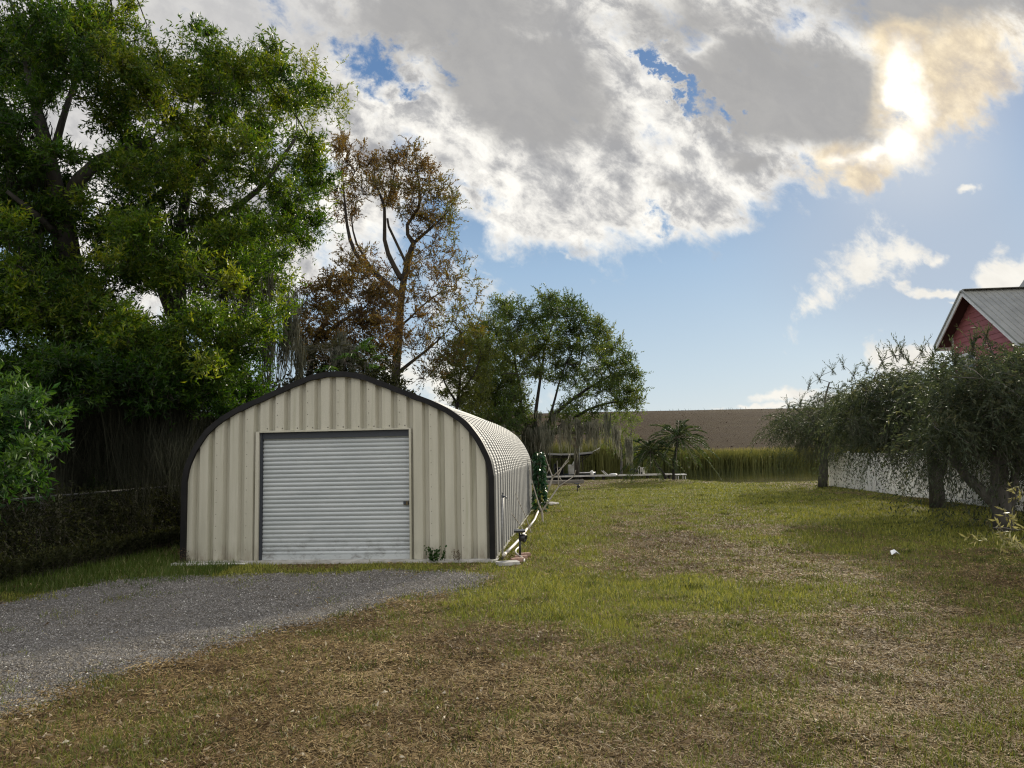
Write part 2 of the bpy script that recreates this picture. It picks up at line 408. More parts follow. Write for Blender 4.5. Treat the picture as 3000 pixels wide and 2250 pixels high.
def ground():
    xs = np.concatenate([np.linspace(-900, -60, 18), np.linspace(-55, -14, 42), np.linspace(-13.8, 18, 300), np.linspace(18.5, 60, 50), np.linspace(65, 900, 18)])
    ys = np.concatenate([np.linspace(-300, -6, 10), np.linspace(-5, 3, 17), np.linspace(3.1, 16, 210), np.linspace(16.15, 48, 220), np.linspace(49, 95, 40), np.linspace(110, 3000, 20)])
    X, Y = np.meshgrid(xs, ys); Z = hgt(X, Y)
    g = Geo().grid(np.stack([X, Y, Z], -1))
    gv = green(X, Y).ravel()
    m, nt, out = newmat('lawn_soil')
    at = node(nt, 'ShaderNodeAttribute'); at.attribute_name = 'turf'
    n1 = tex(nt, 9, 6, .7); n2 = tex(nt, 60, 4, .7)
    f = mathn(nt, 'ADD', at.outputs['Fac'], mathn(nt, 'MULTIPLY_ADD', n1, .5, -.25))
    c = ramp(nt, f, [(.0, (.10, .072, .036)), (.35, (.16, .122, .056)), (.6, (.16, .145, .045)), (1, (.13, .145, .032))])
    c = mixc(nt, 1.0, c, ramp(nt, n2, [(.3, (.45, .45, .45)), (.7, (1.35, 1.3, 1.25))]), 'MULTIPLY')
    p = node(nt, 'ShaderNodeBsdfPrincipled'); setin(nt, p, Base_Color=c, Roughness=.95, Specular_IOR_Level=.1)
    nt.links.new(bump(nt, tex(nt, 35, 6, .75), 1.0, .05), p.inputs['Normal'])
    nt.links.new(p.outputs[0], out.inputs[0])
    o = g.build('ground', m, smooth=True, tone=False)
    at = o.data.attributes.new('turf', 'FLOAT', 'POINT'); at.data.foreach_set('value', gv.astype(np.float32))
    kind(o, 'structure')
ground()
# ------------------------------------------------------------------ driveway of crushed stone
def driveway():
    h = .06
    xs = np.arange(GP[:, 0].min() - .5, GP[:, 0].max() + .5, h); ys = np.arange(GP[:, 1].min() - .6, GP[:, 1].max() + .6, h)
    X, Y = np.meshgrid(xs, ys); Z = hgt(X, Y) + .004
    a, b = X.shape
    cx = (X[:-1, :-1] + h / 2); cy = (Y[:-1, :-1] + h / 2); keep = in_gravel(cx, cy).ravel()
    i = np.arange(a - 1)[:, None] * b; j = np.arange(b - 1)[None]
    f = np.stack([i + j, i + j + 1, i + j + 1 + b, i + j + b], -1).reshape(-1, 4)[keep]
    used, inv = np.unique(f, return_inverse=True)
    g = Geo().add(np.stack([X, Y, Z], -1).reshape(-1, 3)[used], inv.reshape(-1, 4))
    m, nt, out = newmat('crushed_stone')
    vo = node(nt, 'ShaderNodeTexVoronoi'); tc = node(nt, 'ShaderNodeTexCoord'); nt.links.new(tc.outputs['Object'], vo.inputs['Vector']); vo.inputs['Scale'].default_value = 62
    c = ramp(nt, vo.outputs['Color'], [(.1, (.06, .055, .048)), (.45, (.14, .13, .117)), (.75, (.24, .225, .205)), (.95, (.42, .40, .36))])
    c = mixc(nt, 1.0, c, ramp(nt, tex(nt, 1.4, 5, .6), [(.35, (.74, .66, .53)), (.62, (1.18, 1.12, .98))]), 'MULTIPLY')
    p = node(nt, 'ShaderNodeBsdfPrincipled'); setin(nt, p, Base_Color=c, Roughness=.9, Specular_IOR_Level=.2)
    nt.links.new(bump(nt, vo.outputs['Distance'], .8, .015), p.inputs['Normal']); nt.links.new(p.outputs[0], out.inputs[0])
    kind(g.build('driveway', m, tone=False), 'structure')
    # loose stones
    n = 230000
    lo = GP.min(0); hi = GP.max(0)
    x = lo[0] + (hi[0] - lo[0]) * R.random(n); y = lo[1] + (hi[1] - lo[1]) * R.random(n)
    k = in_gravel_soft(x, y, .13) & (R.random(n) < np.clip(90 / y ** 2, .25, 1)) & (np.abs(x) < y * .8 + 1); x = x[k]; y = y[k]; n = len(x)
    r = .0035 + .005 * R.random(n) ** 2 + .007 * (R.random(n) < .02) + .0005 * y * R.random(n)
    base = np.array([[1, 0, 0], [0, 1, 0], [-1, 0, 0], [0, -1, 0], [0, 0, .8], [0, 0, -.6]], float)
    v = base[None] * r[:, None, None] * (.55 + .9 * R.random((n, 6, 1)))
    a = R.random(n) * 6.28; ca, sa = np.cos(a), np.sin(a)
    v = np.stack([v[..., 0] * ca[:, None] - v[..., 1] * sa[:, None], v[..., 0] * sa[:, None] + v[..., 1] * ca[:, None], v[..., 2]], -1)
    v += np.stack([x, y, hgt(x, y) + .007], -1)[:, None]
    fb = np.array([[0, 1, 4], [1, 2, 4], [2, 3, 4], [3, 0, 4]])
    f = (np.arange(n) * 6)[:, None, None] + fb[None]
    tone = np.clip(R.beta(1.5, 4.2, n) + .4 * (R.random(n) < .05), 0, 1)
    ms = leafmat('stone', [(0, (.075, .068, .059)), (.4, (.20, .184, .165)), (.75, (.36, .335, .30)), (1, (.66, .63, .56))], 0, .85, spec=.25)
    g = Geo().add(v.reshape(-1, 3), f.reshape(-1, 3), np.repeat(tone, 4))
    kind(g.build('gravel', ms), 'stuff')
driveway()
# ------------------------------------------------------------------ grass
def grass():
    def sample(n, y0, y1, spread=.92, extra=1.6):
        u = R.random(n); y = 1 / (1 / y0 + u * (1 / y1 - 1 / y0)) if False else y0 * (y1 / y0) ** u
        x = (R.random(n) * 2 - 1) * (spread * y + extra); return x, y
    x, y = sample(840000, 2.6, 47)
    dx = x - SH0[0]; dy = y - SH0[1]; us = dx * AR[0] + dy * AR[1]; ws = dx * AX[0] + dy * AX[1]
    inshed = (np.abs(us) < 2.53) & (ws > -.10) & (ws < 10.9)
    gv = in_gravel_soft(x, y, .17)
    k = ~inshed & (~gv | (R.random(len(x)) < .012 + .5 * (fbm(x * 2.2, y * 2.2, 57, 4) > .63))) & (y < shore(x) + .6)
    bare = fbm(x * 1.3, y * 1.3, 51, 4)
    ng = green(x, y)
    k &= R.random(len(x)) < np.clip(.55 + ng * .9 + (bare - .5) * 1.6, .15, 1)
    x, y, ng = x[k], y[k], ng[k]; n = len(x)
    tuft = fbm(x * 2.6, y * 2.6, 55, 3)
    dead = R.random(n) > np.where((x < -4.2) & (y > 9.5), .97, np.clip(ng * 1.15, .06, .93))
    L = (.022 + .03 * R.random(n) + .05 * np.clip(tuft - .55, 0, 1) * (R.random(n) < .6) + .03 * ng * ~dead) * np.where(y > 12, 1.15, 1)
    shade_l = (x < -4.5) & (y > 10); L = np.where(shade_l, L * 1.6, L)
    W = .0022 + .00095 * y * (.6 + .6 * R.random(n))
    lean = np.where(dead, .55 + .42 * R.random(n), .2 + .6 * R.random(n))
    a = R.random(n) * 6.2832
    d = np.stack([np.cos(a) * lean, np.sin(a) * lean, np.sqrt(np.maximum(1 - lean ** 2, .05)) * np.where(dead, .6, 1)], -1)
    side = np.stack([-np.sin(a + R.normal(size=n) * .8), np.cos(a), np.zeros(n)], -1)
    b = np.stack([x, y, hgt(x, y) - .004 + np.where(dead, .012 * R.random(n), 0)], -1)
    v = np.stack([b - side * W[:, None] / 2, b + side * W[:, None] / 2, b + d * L[:, None]], 1)
    tone = np.where(dead, .02 + .40 * R.random(n) ** 1.3 + .06 * ng, .55 + .16 * R.random(n) + .30 * np.clip(ng - .35, 0, 1) * R.random(n))
    tone = np.where(shade_l & ~dead, .485 + .10 * R.random(n), tone)  # left strip blades toned darker, the shade of the trees put into colour
    red = sstep(.5, .66, fbm(x * .8 + 5, y * .8, 61, 3)); tone = np.where(dead & (R.random(n) < np.maximum(.4 * red, .85 * rust(x, y))), tone * .35, tone)
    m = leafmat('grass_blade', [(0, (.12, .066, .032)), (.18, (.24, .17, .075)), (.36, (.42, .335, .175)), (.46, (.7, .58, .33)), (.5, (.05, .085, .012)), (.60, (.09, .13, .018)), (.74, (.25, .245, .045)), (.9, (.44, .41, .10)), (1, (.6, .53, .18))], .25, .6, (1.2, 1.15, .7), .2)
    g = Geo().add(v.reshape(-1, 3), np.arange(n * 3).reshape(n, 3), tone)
    kind(g.build('grass', m), 'stuff')
    # matted straw between the living blades
    n = 700000; x, y = sample(n, 2.6, 24); k = ~in_gravel_soft(x, y, .14) & (R.random(n) > green(x, y) * .95 + .02) & ~((x < -4.2) & (y > 9.5)) & (x > -.85 * y - 1)
    dx = x - SH0[0]; dy = y - SH0[1]; us = dx * AR[0] + dy * AR[1]; ws = dx * AX[0] + dy * AX[1]; k &= ~((np.abs(us) < 2.6) & (ws > -.1) & (ws < 10.9))
    x, y = x[k], y[k]; n = len(x); mat = fbm(x * 1.6, y * 1.6, 67, 4)
    a = R.random(n) * 6.2832; L = (.014 + .03 * R.random(n)) * (1 + .04 * y); W = .0016 + .0009 * y * (.5 + .7 * R.random(n)); up = .02 + .34 * R.random(n) ** 2
    b = np.stack([x, y, hgt(x, y) + .003 + .02 * R.random(n) * mat], -1); d = np.stack([np.cos(a), np.sin(a), up], -1); sd_ = np.stack([-np.sin(a), np.cos(a), R.normal(size=n) * .4], -1) * W[:, None] / 2
    v = np.stack([b - sd_, b + sd_, b + d * L[:, None] + sd_ * .5, b + d * L[:, None] - sd_ * .5], 1)
    tn = np.clip(R.beta(1.8, 2.6, n) * .62 + (mat - .5) * .55, 0, 1)
    ru = rust(x, y); tn = np.where(R.random(n) < .85 * ru, tn * .35, tn)
    ms = leafmat('straw', [(0, (.105, .064, .028)), (.25, (.215, .142, .06)), (.5, (.39, .28, .13)), (.8, (.56, .44, .25)), (1, (.68, .58, .38))], .15, .7, (1, 1, .9), .15)
    kind(Geo().add(v.reshape(-1, 3), np.arange(n * 4).reshape(n, 4), tn).build('straw', ms), 'stuff')
    # darker tufts of weeds standing in the lawn
    nt_ = 900; tx, ty = sample(nt_, 3.3, 34); k = ~in_gravel(tx, ty) & (ty < shore(tx) - .5) & ~((np.abs(tx - SH0[0] - (ty - SH0[1]) * .08) < 2.9) & (ty > SH0[1] - .1) & (ty < 23)); tx, ty = tx[k], ty[k]; nt_ = len(tx)
    m_ = 46; sz = .05 + .13 * R.random(nt_) ** 2; X_ = np.repeat(tx, m_) + R.normal(size=nt_ * m_) * np.repeat(sz, m_) * 1.5; Y_ = np.repeat(ty, m_) + R.normal(size=nt_ * m_) * np.repeat(sz, m_)
    n = len(X_); d = unit(np.stack([R.normal(size=n) * .6, R.normal(size=n) * .6, np.ones(n)], -1)); L = (.03 + .05 * R.random(n)) * np.repeat(.7 + .6 * R.random(nt_), m_)
    g = Geo(); leaves(g, np.stack([X_, Y_, hgt(X_, Y_) - .003], -1), d, L, .004 + .0007 * Y_, np.clip(np.repeat(.25 + .4 * R.random(nt_), m_) + R.normal(size=n) * .15, 0, 1), 0, .3)
    kind(g.build('lawn_weeds', leafmat('lawn_weed_leaf', [(0, (.045, .05, .018)), (.4, (.075, .085, .022)), (.75, (.14, .15, .035)), (1, (.3, .25, .11))], .25, .6)), 'stuff')
    # dry leaves blown from the laurel trees
    n = 12000
    x, y = sample(n, 3.2, 15)
    k = R.random(n) < np.clip(.05 + .95 * sstep(2.5, -2.0, x) * sstep(13, 5, y), 0, 1) * np.where(in_gravel(x, y), .10, 1) * (y < 14)
    x, y = x[k], y[k]; n = len(x)
    d = rdir(n); d[:, 2] *= .3; d = unit(d)
    g = Geo(); leaves(g, np.stack([x, y, hgt(x, y) + .012], -1), d, .03 + .045 * R.random(n), .012 + .014 * R.random(n), np.clip(R.beta(2.2, 1.9, n) + .3 * (R.random(n) < .12), 0, 1), 0, .4)
    # fallen twigs among them
    n = 700; x, y = sample(n, 3.2, 9); k = x < 2.2; x, y = x[k], y[k]; n = len(x)
    a = R.random(n) * 6.28; l = .05 + .14 * R.random(n)
    t = np.linspace(-.5, .5, 3); pts = np.stack([x[:, None] + np.cos(a)[:, None] * l[:, None] * t, y[:, None] + np.sin(a)[:, None] * l[:, None] * t, np.repeat((hgt(x, y) + .018)[:, None], 3, 1)], -1)
    pts[:, 1, :2] += R.normal(size=(n, 2)) * .012
    ribbons(g, pts, np.full((n, 3), .004), .4 + .5 * R.random(n))
    kind(g.build('fallen_leaves', LF_DRY), 'stuff')
grass()
# ------------------------------------------------------------------ pond, levee, reeds
def pond():
    m, nt, out = newmat('pond_water')
    p = node(nt, 'ShaderNodeBsdfPrincipled'); setin(nt, p, Base_Color=(.012, .016, .006, 1), Roughness=.05, IOR=1.33, Specular_IOR_Level=.36)
    nt.links.new(bump(nt, tex(nt, 1.6, 3, .5, stretch=(.5, 1.6, 1)),   .13, .05), p.inputs['Normal']); nt.links.new(p.outputs[0], out.inputs[0])
    v = np.array([[[-120, 36, -.45], [140, 36, -.45]], [[-120, 92, -.45], [140, 92, -.45]]], float)
    kind(Geo().grid(v).build('pond', m, tone=False), 'structure')
pond()
def levee():
    xs = np.linspace(-260, 320, 117); w = np.array([0, 4, 10, 18, 26, 34, 42, 50, 58, 64, 70, 90]); zz = np.array([-.4, .5, 1.6, 3.1, 4.5, 5.9, 7.3, 8.6, 9.55, 9.95, 10.05, 10.0])
    X, Wd = np.meshgrid(xs, w); Z = np.repeat(zz[:, None], len(xs), 1) + .22 * (fbm(X * .05, Wd * .12, 71) - .5) * (Wd > 0) + .05 * np.sin(X * .04)
    Y = 92 + Wd
    m, nt, out = newmat('levee_turf')
    n1 = tex(nt, .12, 6, .65, stretch=(.45, 2.2, 2)); n2 = tex(nt, 1.2, 6, .75, stretch=(.5, 1.6, 3))
    c = ramp(nt, mathn(nt, 'MULTIPLY_ADD', n2, .6, mathn(nt, 'MULTIPLY', n1, .4)), [(.32, (.026, .016, .009)), (.46, (.04, .025, .013)), (.56, (.048, .032, .016)), (.68, (.06, .052, .02))])
    p = node(nt, 'ShaderNodeBsdfPrincipled'); setin(nt, p, Base_Color=c, Roughness=1.0, Specular_IOR_Level=.05)
    nt.links.new(bump(nt, tex(nt, 2.5, 6, .8), 1.0, .3), p.inputs['Normal']); nt.links.new(p.outputs[0], out.inputs[0])
    kind(Geo().grid(np.stack([X, Y, Z], -1)).build('levee', m, smooth=True, tone=False), 'structure')
    # tussocks of dead grass covering the slope
    n = 2500
    x = -30 + 120 * R.random(n); wd = 2 + 66 * R.random(n) ** 1.0; z = np.interp(wd, w, zz)
    k = np.abs(x - (wd + 92) * .28) < (wd + 92) * .5; x, wd, z = x[k], wd[k], z[k]; n = len(x)
    pt = np.stack([x, 92 + wd, z - .05], -1); d = unit(np.stack([R.normal(size=n) * .45, R.normal(size=n) * .45, np.ones(n)], -1))
    g = Geo(); cl = fbm(x * .08, wd * .3, 77, 4)
    leaves(g, pt, d, .08 + .16 * R.random(n) * (.4 + cl), .16 + .2 * R.random(n), np.clip(R.normal(size=n) * .10 + .3 + 1.2 * (cl - .4), 0, 1))
    n = 50; x = 20 + 30 * R.random(n); pt = np.stack([x, np.full(n, 156.0), np.full(n, 9.6)], -1)
    leaves(g, pt, unit(np.stack([R.normal(size=n) * .3, R.normal(size=n) * .1, np.ones(n)], -1)), .5 + .6 * R.random(n), .09, .1)
    kind(g.build('levee_grass', leafmat('dead_tussock', [(0, (.03, .019, .011)), (.5, (.042, .027, .015)), (.85, (.052, .037, .018)), (1, (.06, .052, .02))], .05, .9, (1, 1, 1), .05)), 'stuff')
levee()
def reeds():
    g = Geo(); n = 52000
    x = -34 + 100 * R.random(n); dep = R.random(n); edge = 83.2 - 1.5 * np.sin(x * .11) - (fbm(x * .3, x * 0 + 8, 8) - .5) * 2
    y = edge + dep * 7.5
    cl = fbm(x * .25, y * .3, 81, 4); hh = (.7 + 1.7 * cl + .8 * R.random(n)) * np.interp(x, [-10, 12, 17, 25, 60], [1.45, 1.4, 1.05, .76, .74])
    d = unit(np.stack([R.normal(size=n) * .10, R.normal(size=n) * .10, np.ones(n)], -1))
    pts = np.stack([x, y, np.full(n, -.5)], -1)[:, None] + d[:, None] * (np.array([0, .5, 1.0])[None, :, None] * (hh + .4)[:, None, None])
    pts[:, 2, :2] += R.normal(size=(n, 2)) * .18
    ribbons(g, pts, np.broadcast_to(np.array([.05, .06, .01]), (n, 3)) * (.7 + .6 * R.random((n, 1))), np.clip(.12 + 1.3 * (cl - .35) + .5 * R.random(n) * R.random(n) + .15 * dep, 0, 1))
    kind(g.build('reeds', LF_REED), 'stuff')
reeds()
# ================================================================== SHED
PROF = np.array([(0, 1.207), (.07, 1.204), (.17, 1.186), (.28, 1.143), (.40, 1.093), (.5, 1.05), (.62, 1.003), (.735, .943), (.845, .86), (.925, .75), (.985, .62), (1.0, .52), (1.0, 0)]) * 2.5
def fineprof(step):
    p = PROF[:-1]; t = np.concatenate([[0], np.cumsum(np.linalg.norm(np.diff(p, axis=0), axis=1))])
    # catmull-rom smoothing of the arch
    tt = np.linspace(0, t[-1], 200)
    def cr(c):
        out = np.interp(tt, t, c)
        for _ in range(3):
            k = np.ones(9) / 9; out[8:-8] = np.convolve(out, k, 'same')[8:-8]
        return out
    q = np.stack([cr(p[:, 0]), cr(p[:, 1])], -1)
    q = np.vstack([q, [[2.5, 0.0]]])
    s = np.concatenate([[0], np.cumsum(np.linalg.norm(np.diff(q, axis=0), axis=1))])
    return q, s
PQ, PS = fineprof(.03)
def arch(s):                      # s along the right half from the crown; returns point and outward normal
    s = np.asarray(s, float)
    x = np.interp(s, PS, PQ[:, 0]); z = np.interp(s, PS, PQ[:, 1]); e = .03
    dx = np.interp(s + e, PS, PQ[:, 0]) - np.interp(s - e, PS, PQ[:, 0]); dz = np.interp(s + e, PS, PQ[:, 1]) - np.interp(s - e, PS, PQ[:, 1])
    l = np.hypot(dx, dz) + 1e-9
    return x, z, -dz / l, dx / l
def arch_z(u, inset=0.0):         # height of the arch above half-width |u|
    xx = PQ[:200, 0] - inset * 0; return np.interp(np.abs(u), PQ[:200, 0], PQ[:200, 1]) - inset
SHL = 10.7
M_TAN, _nt, _out = newmat('tan_painted_steel')
_p = node(_nt, 'ShaderNodeBsdfPrincipled'); _tc = node(_nt, 'ShaderNodeTexCoord'); _sp = node(_nt, 'ShaderNodeSeparateXYZ'); _nt.links.new(_tc.outputs['Object'], _sp.inputs[0])
_c = ramp(_nt, tex(_nt, 2.6, 6, .62, stretch=(2.2, 1, .22)), [(.25, (.38, .36, .285)), (.5, (.455, .432, .345)), (.72, (.50, .475, .39))])
_sm = mathn(_nt, 'MULTIPLY', ramp(_nt, _sp.outputs[2], [(0, (1, 1, 1)), (.35, (0, 0, 0))]), ramp(_nt, tex(_nt, 5, 7, .7, stretch=(1.6, 1, .5)), [(.38, (0, 0, 0)), (.66, (1, 1, 1))]))
_c = mixc(_nt, mathn(_nt, 'MULTIPLY', _sm, .8), _c, (.12, .09, .055))
_al = mathn(_nt, 'MULTIPLY', ramp(_nt, tex(_nt, 4.2, 5, .6, stretch=(2.6, 1, .12)), [(.55, (0, 0, 0)), (.72, (1, 1, 1))]), .35)
_c = mixc(_nt, _al, _c, (.20, .20, .10))
_c = mixc(_nt, 1.0, _c, ramp(_nt, tex(_nt, 160, 2, .5), [(.3, (.9, .9, .9)), (.7, (1.08, 1.08, 1.08))]), 'MULTIPLY')
setin(_nt, _p, Base_Color=_c, Roughness=.5, Specular_IOR_Level=.35); _nt.links.new(bump(_nt, tex(_nt, 2.2, 3, .5), .12, .03), _p.inputs['Normal']); _nt.links.new(_p.outputs[0], _out.inputs[0])
M_GALV, _nt, _out = newmat('galvanised_steel')
_p = node(_nt, 'ShaderNodeBsdfPrincipled'); _n = tex(_nt, 7, 6, .7)
setin(_nt, _p, Base_Color=ramp(_nt, _n, [(.3, (.15, .15, .15)), (.7, (.21, .21, .205))]), Metallic=.3, Roughness=.68)
_nt.links.new(_p.outputs[0], _out.inputs[0])
M_BLACK = surf('black_trim_paint', (.008, .008, .008), (.014, .013, .013), .55, nscale=4, spec=.15)
M_DOOR, _nt, _out = newmat('grey_door_paint')
_p = node(_nt, 'ShaderNodeBsdfPrincipled'); _tc = node(_nt, 'ShaderNodeTexCoord'); _sp = node(_nt, 'ShaderNodeSeparateXYZ'); _nt.links.new(_tc.outputs['Object'], _sp.inputs[0])
_c = ramp(_nt, tex(_nt, 1.6, 6, .65, stretch=(.7, 1, 2.5)), [(.3, (.40, .425, .425)), (.7, (.50, .52, .515))])
_sm = mathn(_nt, 'MULTIPLY', ramp(_nt, _sp.outputs[2], [(0, (1, 1, 1)), (.55, (0, 0, 0))]), ramp(_nt, tex(_nt, 7, 8, .75, stretch=(1, 1, 1.6)), [(.5, (0, 0, 0)), (.66, (1, 1, 1))]))
_c = mixc(_nt, mathn(_nt, 'MULTIPLY', _sm, .75), _c, (.10, .085, .07))
setin(_nt, _p, Base_Color=_c, Roughness=.42, Metallic=.1); _nt.links.new(bump(_nt, tex(_nt, 3, 4, .5), .15, .02), _p.inputs['Normal']); _nt.links.new(_p.outputs[0], _out.inputs[0])
M_DARKF = surf('dark_door_frame', (.03, .035, .045), rough=.5)
M_CONC = surf('concrete', (.25, .24, .21), (.45, .43, .4), .9, nscale=5, bstr=.4, bscale=50)
M_BRASS = surf('tarnished_brass', (.16, .12, .06), (.09, .08, .06), .5, metal=.6, nscale=30)
M_SCREW = surf('screw_heads', (.14, .13, .105), rough=.5, metal=.5)
def shed():
    root = thing('storage_shed', 'tan arched metal storage shed with grey roll-up door and black trim', 'shed', tuple(SH0), math.atan2(-AX[0], AX[1]))
    root.scale = (1.053, 1, 1.038)
    # --- arched shell of corrugated sheet
    per, dep = .445, .12
    rib = [(0, 0), (.24, 0), (.285, -1), (.40, -1), (.445, 0)]
    ys = []; off = []
    nper = int(SHL / per)
    for i in range(nper):
        for q, o in rib[:-1]: ys.append(i * per + q); off.append(o * dep)
    ys.append(nper * per); off.append(0); ys = np.array(ys); off = np.array(off)
    yoff = .03
    s_curve = PS[200 - 1]; crimp = .052
    ss = np.concatenate([np.linspace(0, s_curve, int(s_curve / crimp * 6)), np.linspace(s_curve + .01, PS[-1], 8)])
    x, z, nx, nz = arch(ss)
    nx = np.where(ss > s_curve, 1.0, -0 + np.abs(nx)); nz = np.where(ss > s_curve, 0.0, np.abs(nz))
    l = np.hypot(nx, nz); nx /= l; nz /= l
    ph = (ss / crimp) % 1.0
    cr = np.where((ss < s_curve - .02), np.where(ph < .5, .5 - .5 * np.cos(ph * 4 * math.pi), 0), 0)
    for sgn, nm in ((1, 'arch_shell'), (-1, 'arch_shell')):
        pass
    g = Geo()
    full_x = np.concatenate([-x[::-1], x[1:]]); full_z = np.concatenate([z[::-1], z[1:]])
    fnx = np.concatenate([-nx[::-1], nx[1:]]); fnz = np.concatenate([nz[::-1], nz[1:]]); fcr = np.concatenate([cr[::-1], cr[1:]])
    amp = np.where(off < -.01, -.005, .0065)
    O = off[None, :] + fcr[:, None] * amp[None, :] - .012
    V = np.stack([full_x[:, None] + fnx[:, None] * O, np.broadcast_to(ys + yoff, O.shape), full_z[:, None] + fnz[:, None] * O], -1)
    g.grid(V); g.build('roof_shell', M_GALV, root, tone=False)
    # --- corrugated end wall: three sheets round the door
    DX0, DX1, DZ = -1.243, 1.187, 2.085
    pw = .2485
    def endwall(name, x0, x1, zlow, yb, flip=1):
        k0 = math.floor((x0 + 2.5) / pw) - 1; xs = []; os_ = []
        for k in range(k0, k0 + 25):
            b = -2.5 + k * pw
            for q, o in ((0.0, 1), (.018, 0), (.158, 0), (.192, 1), (.232, 1)):
                if x0 <= b + q <= x1: xs.append(b + q); os_.append(o * .075)
        xs = np.array([x0] + xs + [x1]); os_ = np.array([os_[0]] + os_ + [os_[-1]])
        ok = np.concatenate([[True], np.diff(xs) > 1e-4]); xs, os_ = xs[ok], os_[ok]
        top = arch_z(xs, .045); top = np.where(np.abs(xs) > 2.46, np.minimum(top, arch_z(np.full_like(xs, 2.46), .045)), top)
        rows = [zlow + (top - zlow) * t for t in (0, 1)]
        V = np.stack([np.stack([xs, np.full_like(xs, yb) + os_, r], -1) for r in rows], 0)
        g = Geo().grid(V)
        V2 = V.copy(); V2[..., 1] += .10; V2[..., 1] = yb + .11
        g.grid(V2[:, ::-1])
        return g
    for x0, x1, zl in ((-2.47, DX0 - .06, .0), (DX0 - .06, DX1 + .0, DZ), (DX1, 2.47, .0)):
        endwall('wall', x0, x1, zl, .0 if zl == 0 else .003).build('end_wall', M_TAN, root, tone=False)
    # folded trims of the opening
    g = Geo(); g.box((DX0 - .03, -.004, DZ / 2), (.055, .05, DZ)); g.box((DX0 - .0 + .012, .06, DZ / 2 - .01), (.03, .09, DZ - .02), mi=1)
    g.build('door_jamb', [M_TAN, M_DARKF], root, tone=False)
    g = Geo(); g.box((DX1 + .01, .0, DZ / 2), (.03, .06, DZ)); g.box((DX1 - .012, .07, DZ / 2 - .01), (.012, .07, DZ - .02), mi=1)
    g.build('door_jamb', [M_TAN, M_DARKF], root, tone=False)
    g = Geo(); g.box(((DX0 + DX1) / 2, -.006, DZ - .003), (DX1 - DX0 - .01, .055, .03)); g.box(((DX0 + DX1) / 2, .10, DZ - .07), (DX1 - DX0 - .04, .12, .10), mi=1)
    g.build('door_header', [M_TAN, M_DARKF], root, tone=False)
    # --- roll-up door
    xs = np.array([DX0 + .03, DX1 - .015]); zt = 1.99; per = .0685; zs = []; yo = []
    k = 0; zz = .10
    while zz < zt:
        for t in np.linspace(0, 1, 9)[:-1]:
            zs.append(zz + t * per)
            yo.append(-.011 * math.sin(math.pi * min(1, t / .86)) + (.012 if t >= .86 else 0))
        zz += per
    zs = np.array(zs); yo = np.array(yo); sag = .0
    V = np.stack([np.stack([np.full_like(zs, xv), .085 + yo, zs], -1) for xv in np.linspace(xs[0], xs[1], 14)], 1)
    rd = Geo().grid(V).build('roller_door', M_DOOR, root, smooth=False, tone=False)
    Geo().box(((xs[0] + xs[1]) / 2, .080, .062), (xs[1] - xs[0], .03, .085)).build('bottom_bar', M_DOOR, rd, tone=False)
    g = Geo(); g.box((DX1 - .07, .060, .90), (.085, .018, .062)); g.box((DX1 - .095, .047, .905), (.04, .014, .05), mi=1); g.tube([(DX1 - .035, .044, .925), (DX1 - .035, .036, .905), (DX1 - .035, .044, .885)], .006, 6, mi=1)
    g.box((DX1 - .02, .055, .93), (.05, .02, .012))
    g.build('door_latch', [M_BRASS, M_DARKF], rd, tone=False)
    # --- black edge trim following the arch
    x, z, nx, nz = arch(np.concatenate([np.linspace(0, s_curve, 70), np.linspace(s_curve + .02, PS[-1], 5)]))
    nx = np.abs(nx); nz = np.abs(nz); nx[-5:] = 1; nz[-5:] = 0
    fx = np.concatenate([-x[::-1], x[1:]]); fz = np.concatenate([z[::-1], z[1:]]); ax = np.concatenate([-nx[::-1], nx[1:]]); az = np.concatenate([nz[::-1], nz[1:]])
    prof = [(.012, .16), (.014, -.045), (-.072, -.05), (-.074, -.0)]
    wob = .004 * np.sin(np.arange(len(fx)) * .9)
    V = np.stack([np.stack([fx + ax * o, np.full_like(fx, yv), fz + az * (o + (wob if o < -.05 else 0))], -1) for o, yv in prof], 1)
    Geo().grid(V).build('edge_trim', M_BLACK, root, tone=False)
    # rear end wall (plain sheet)
    xx = np.linspace(-2.45, 2.45, 60); V = np.stack([np.stack([xx, np.full_like(xx, SHL - .1), xx * 0], -1), np.stack([xx, np.full_like(xx, SHL - .1), arch_z(xx, .1)], -1)], 0)
    Geo().grid(V).build('rear_wall', M_TAN, root, tone=False)
    # screws in rows on the sheet laps
    g = Geo()
    for k, xv in enumerate((-2.5 + pw * 2, -2.5 + pw * 4, -2.5 + pw * 6, -2.5 + pw * 8, -2.5 + pw * 10, -2.5 + pw * 12, -2.5 + pw * 14, -2.5 + pw * 16, -2.5 + pw * 18)):
        xv += .05; zlo = .2 if (xv < DX0 - .06 or xv > DX1) else DZ + .07
        for zq in np.arange(zlo, arch_z(np.array([xv]), .12)[0], .19): g.lathe((xv, .004, zq), [(.008, 0), (.007, .006), (.001, .008)], 6, axis=(0, -1, 0))
    for xv in np.arange(DX0 + .12, DX1 - .05, .2485): g.lathe((xv, .006, DZ + .045), [(.013, 0), (.01, .008), (.001, .01)], 6, axis=(0, -1, 0))
    for xv in (1.62, 2.09):
        for zq in (1.18, .94): g.lathe((xv, .03, zq), [(.013, 0), (.01, .02), (.001, .025)], 6, axis=(0, -1, 0))
    for i in range(0, nper, 3):
        for zq in (.25, .75, 1.2): g.lathe((2.5 - .012, i * .445 + .03 + .05, zq + .02 * (i % 2)), [(.008, 0), (.007, .003), (.001, .004)], 5, axis=(1, 0, 0))
    kind(g.build('screw_heads', M_SCREW, root, tone=False), 'stuff')
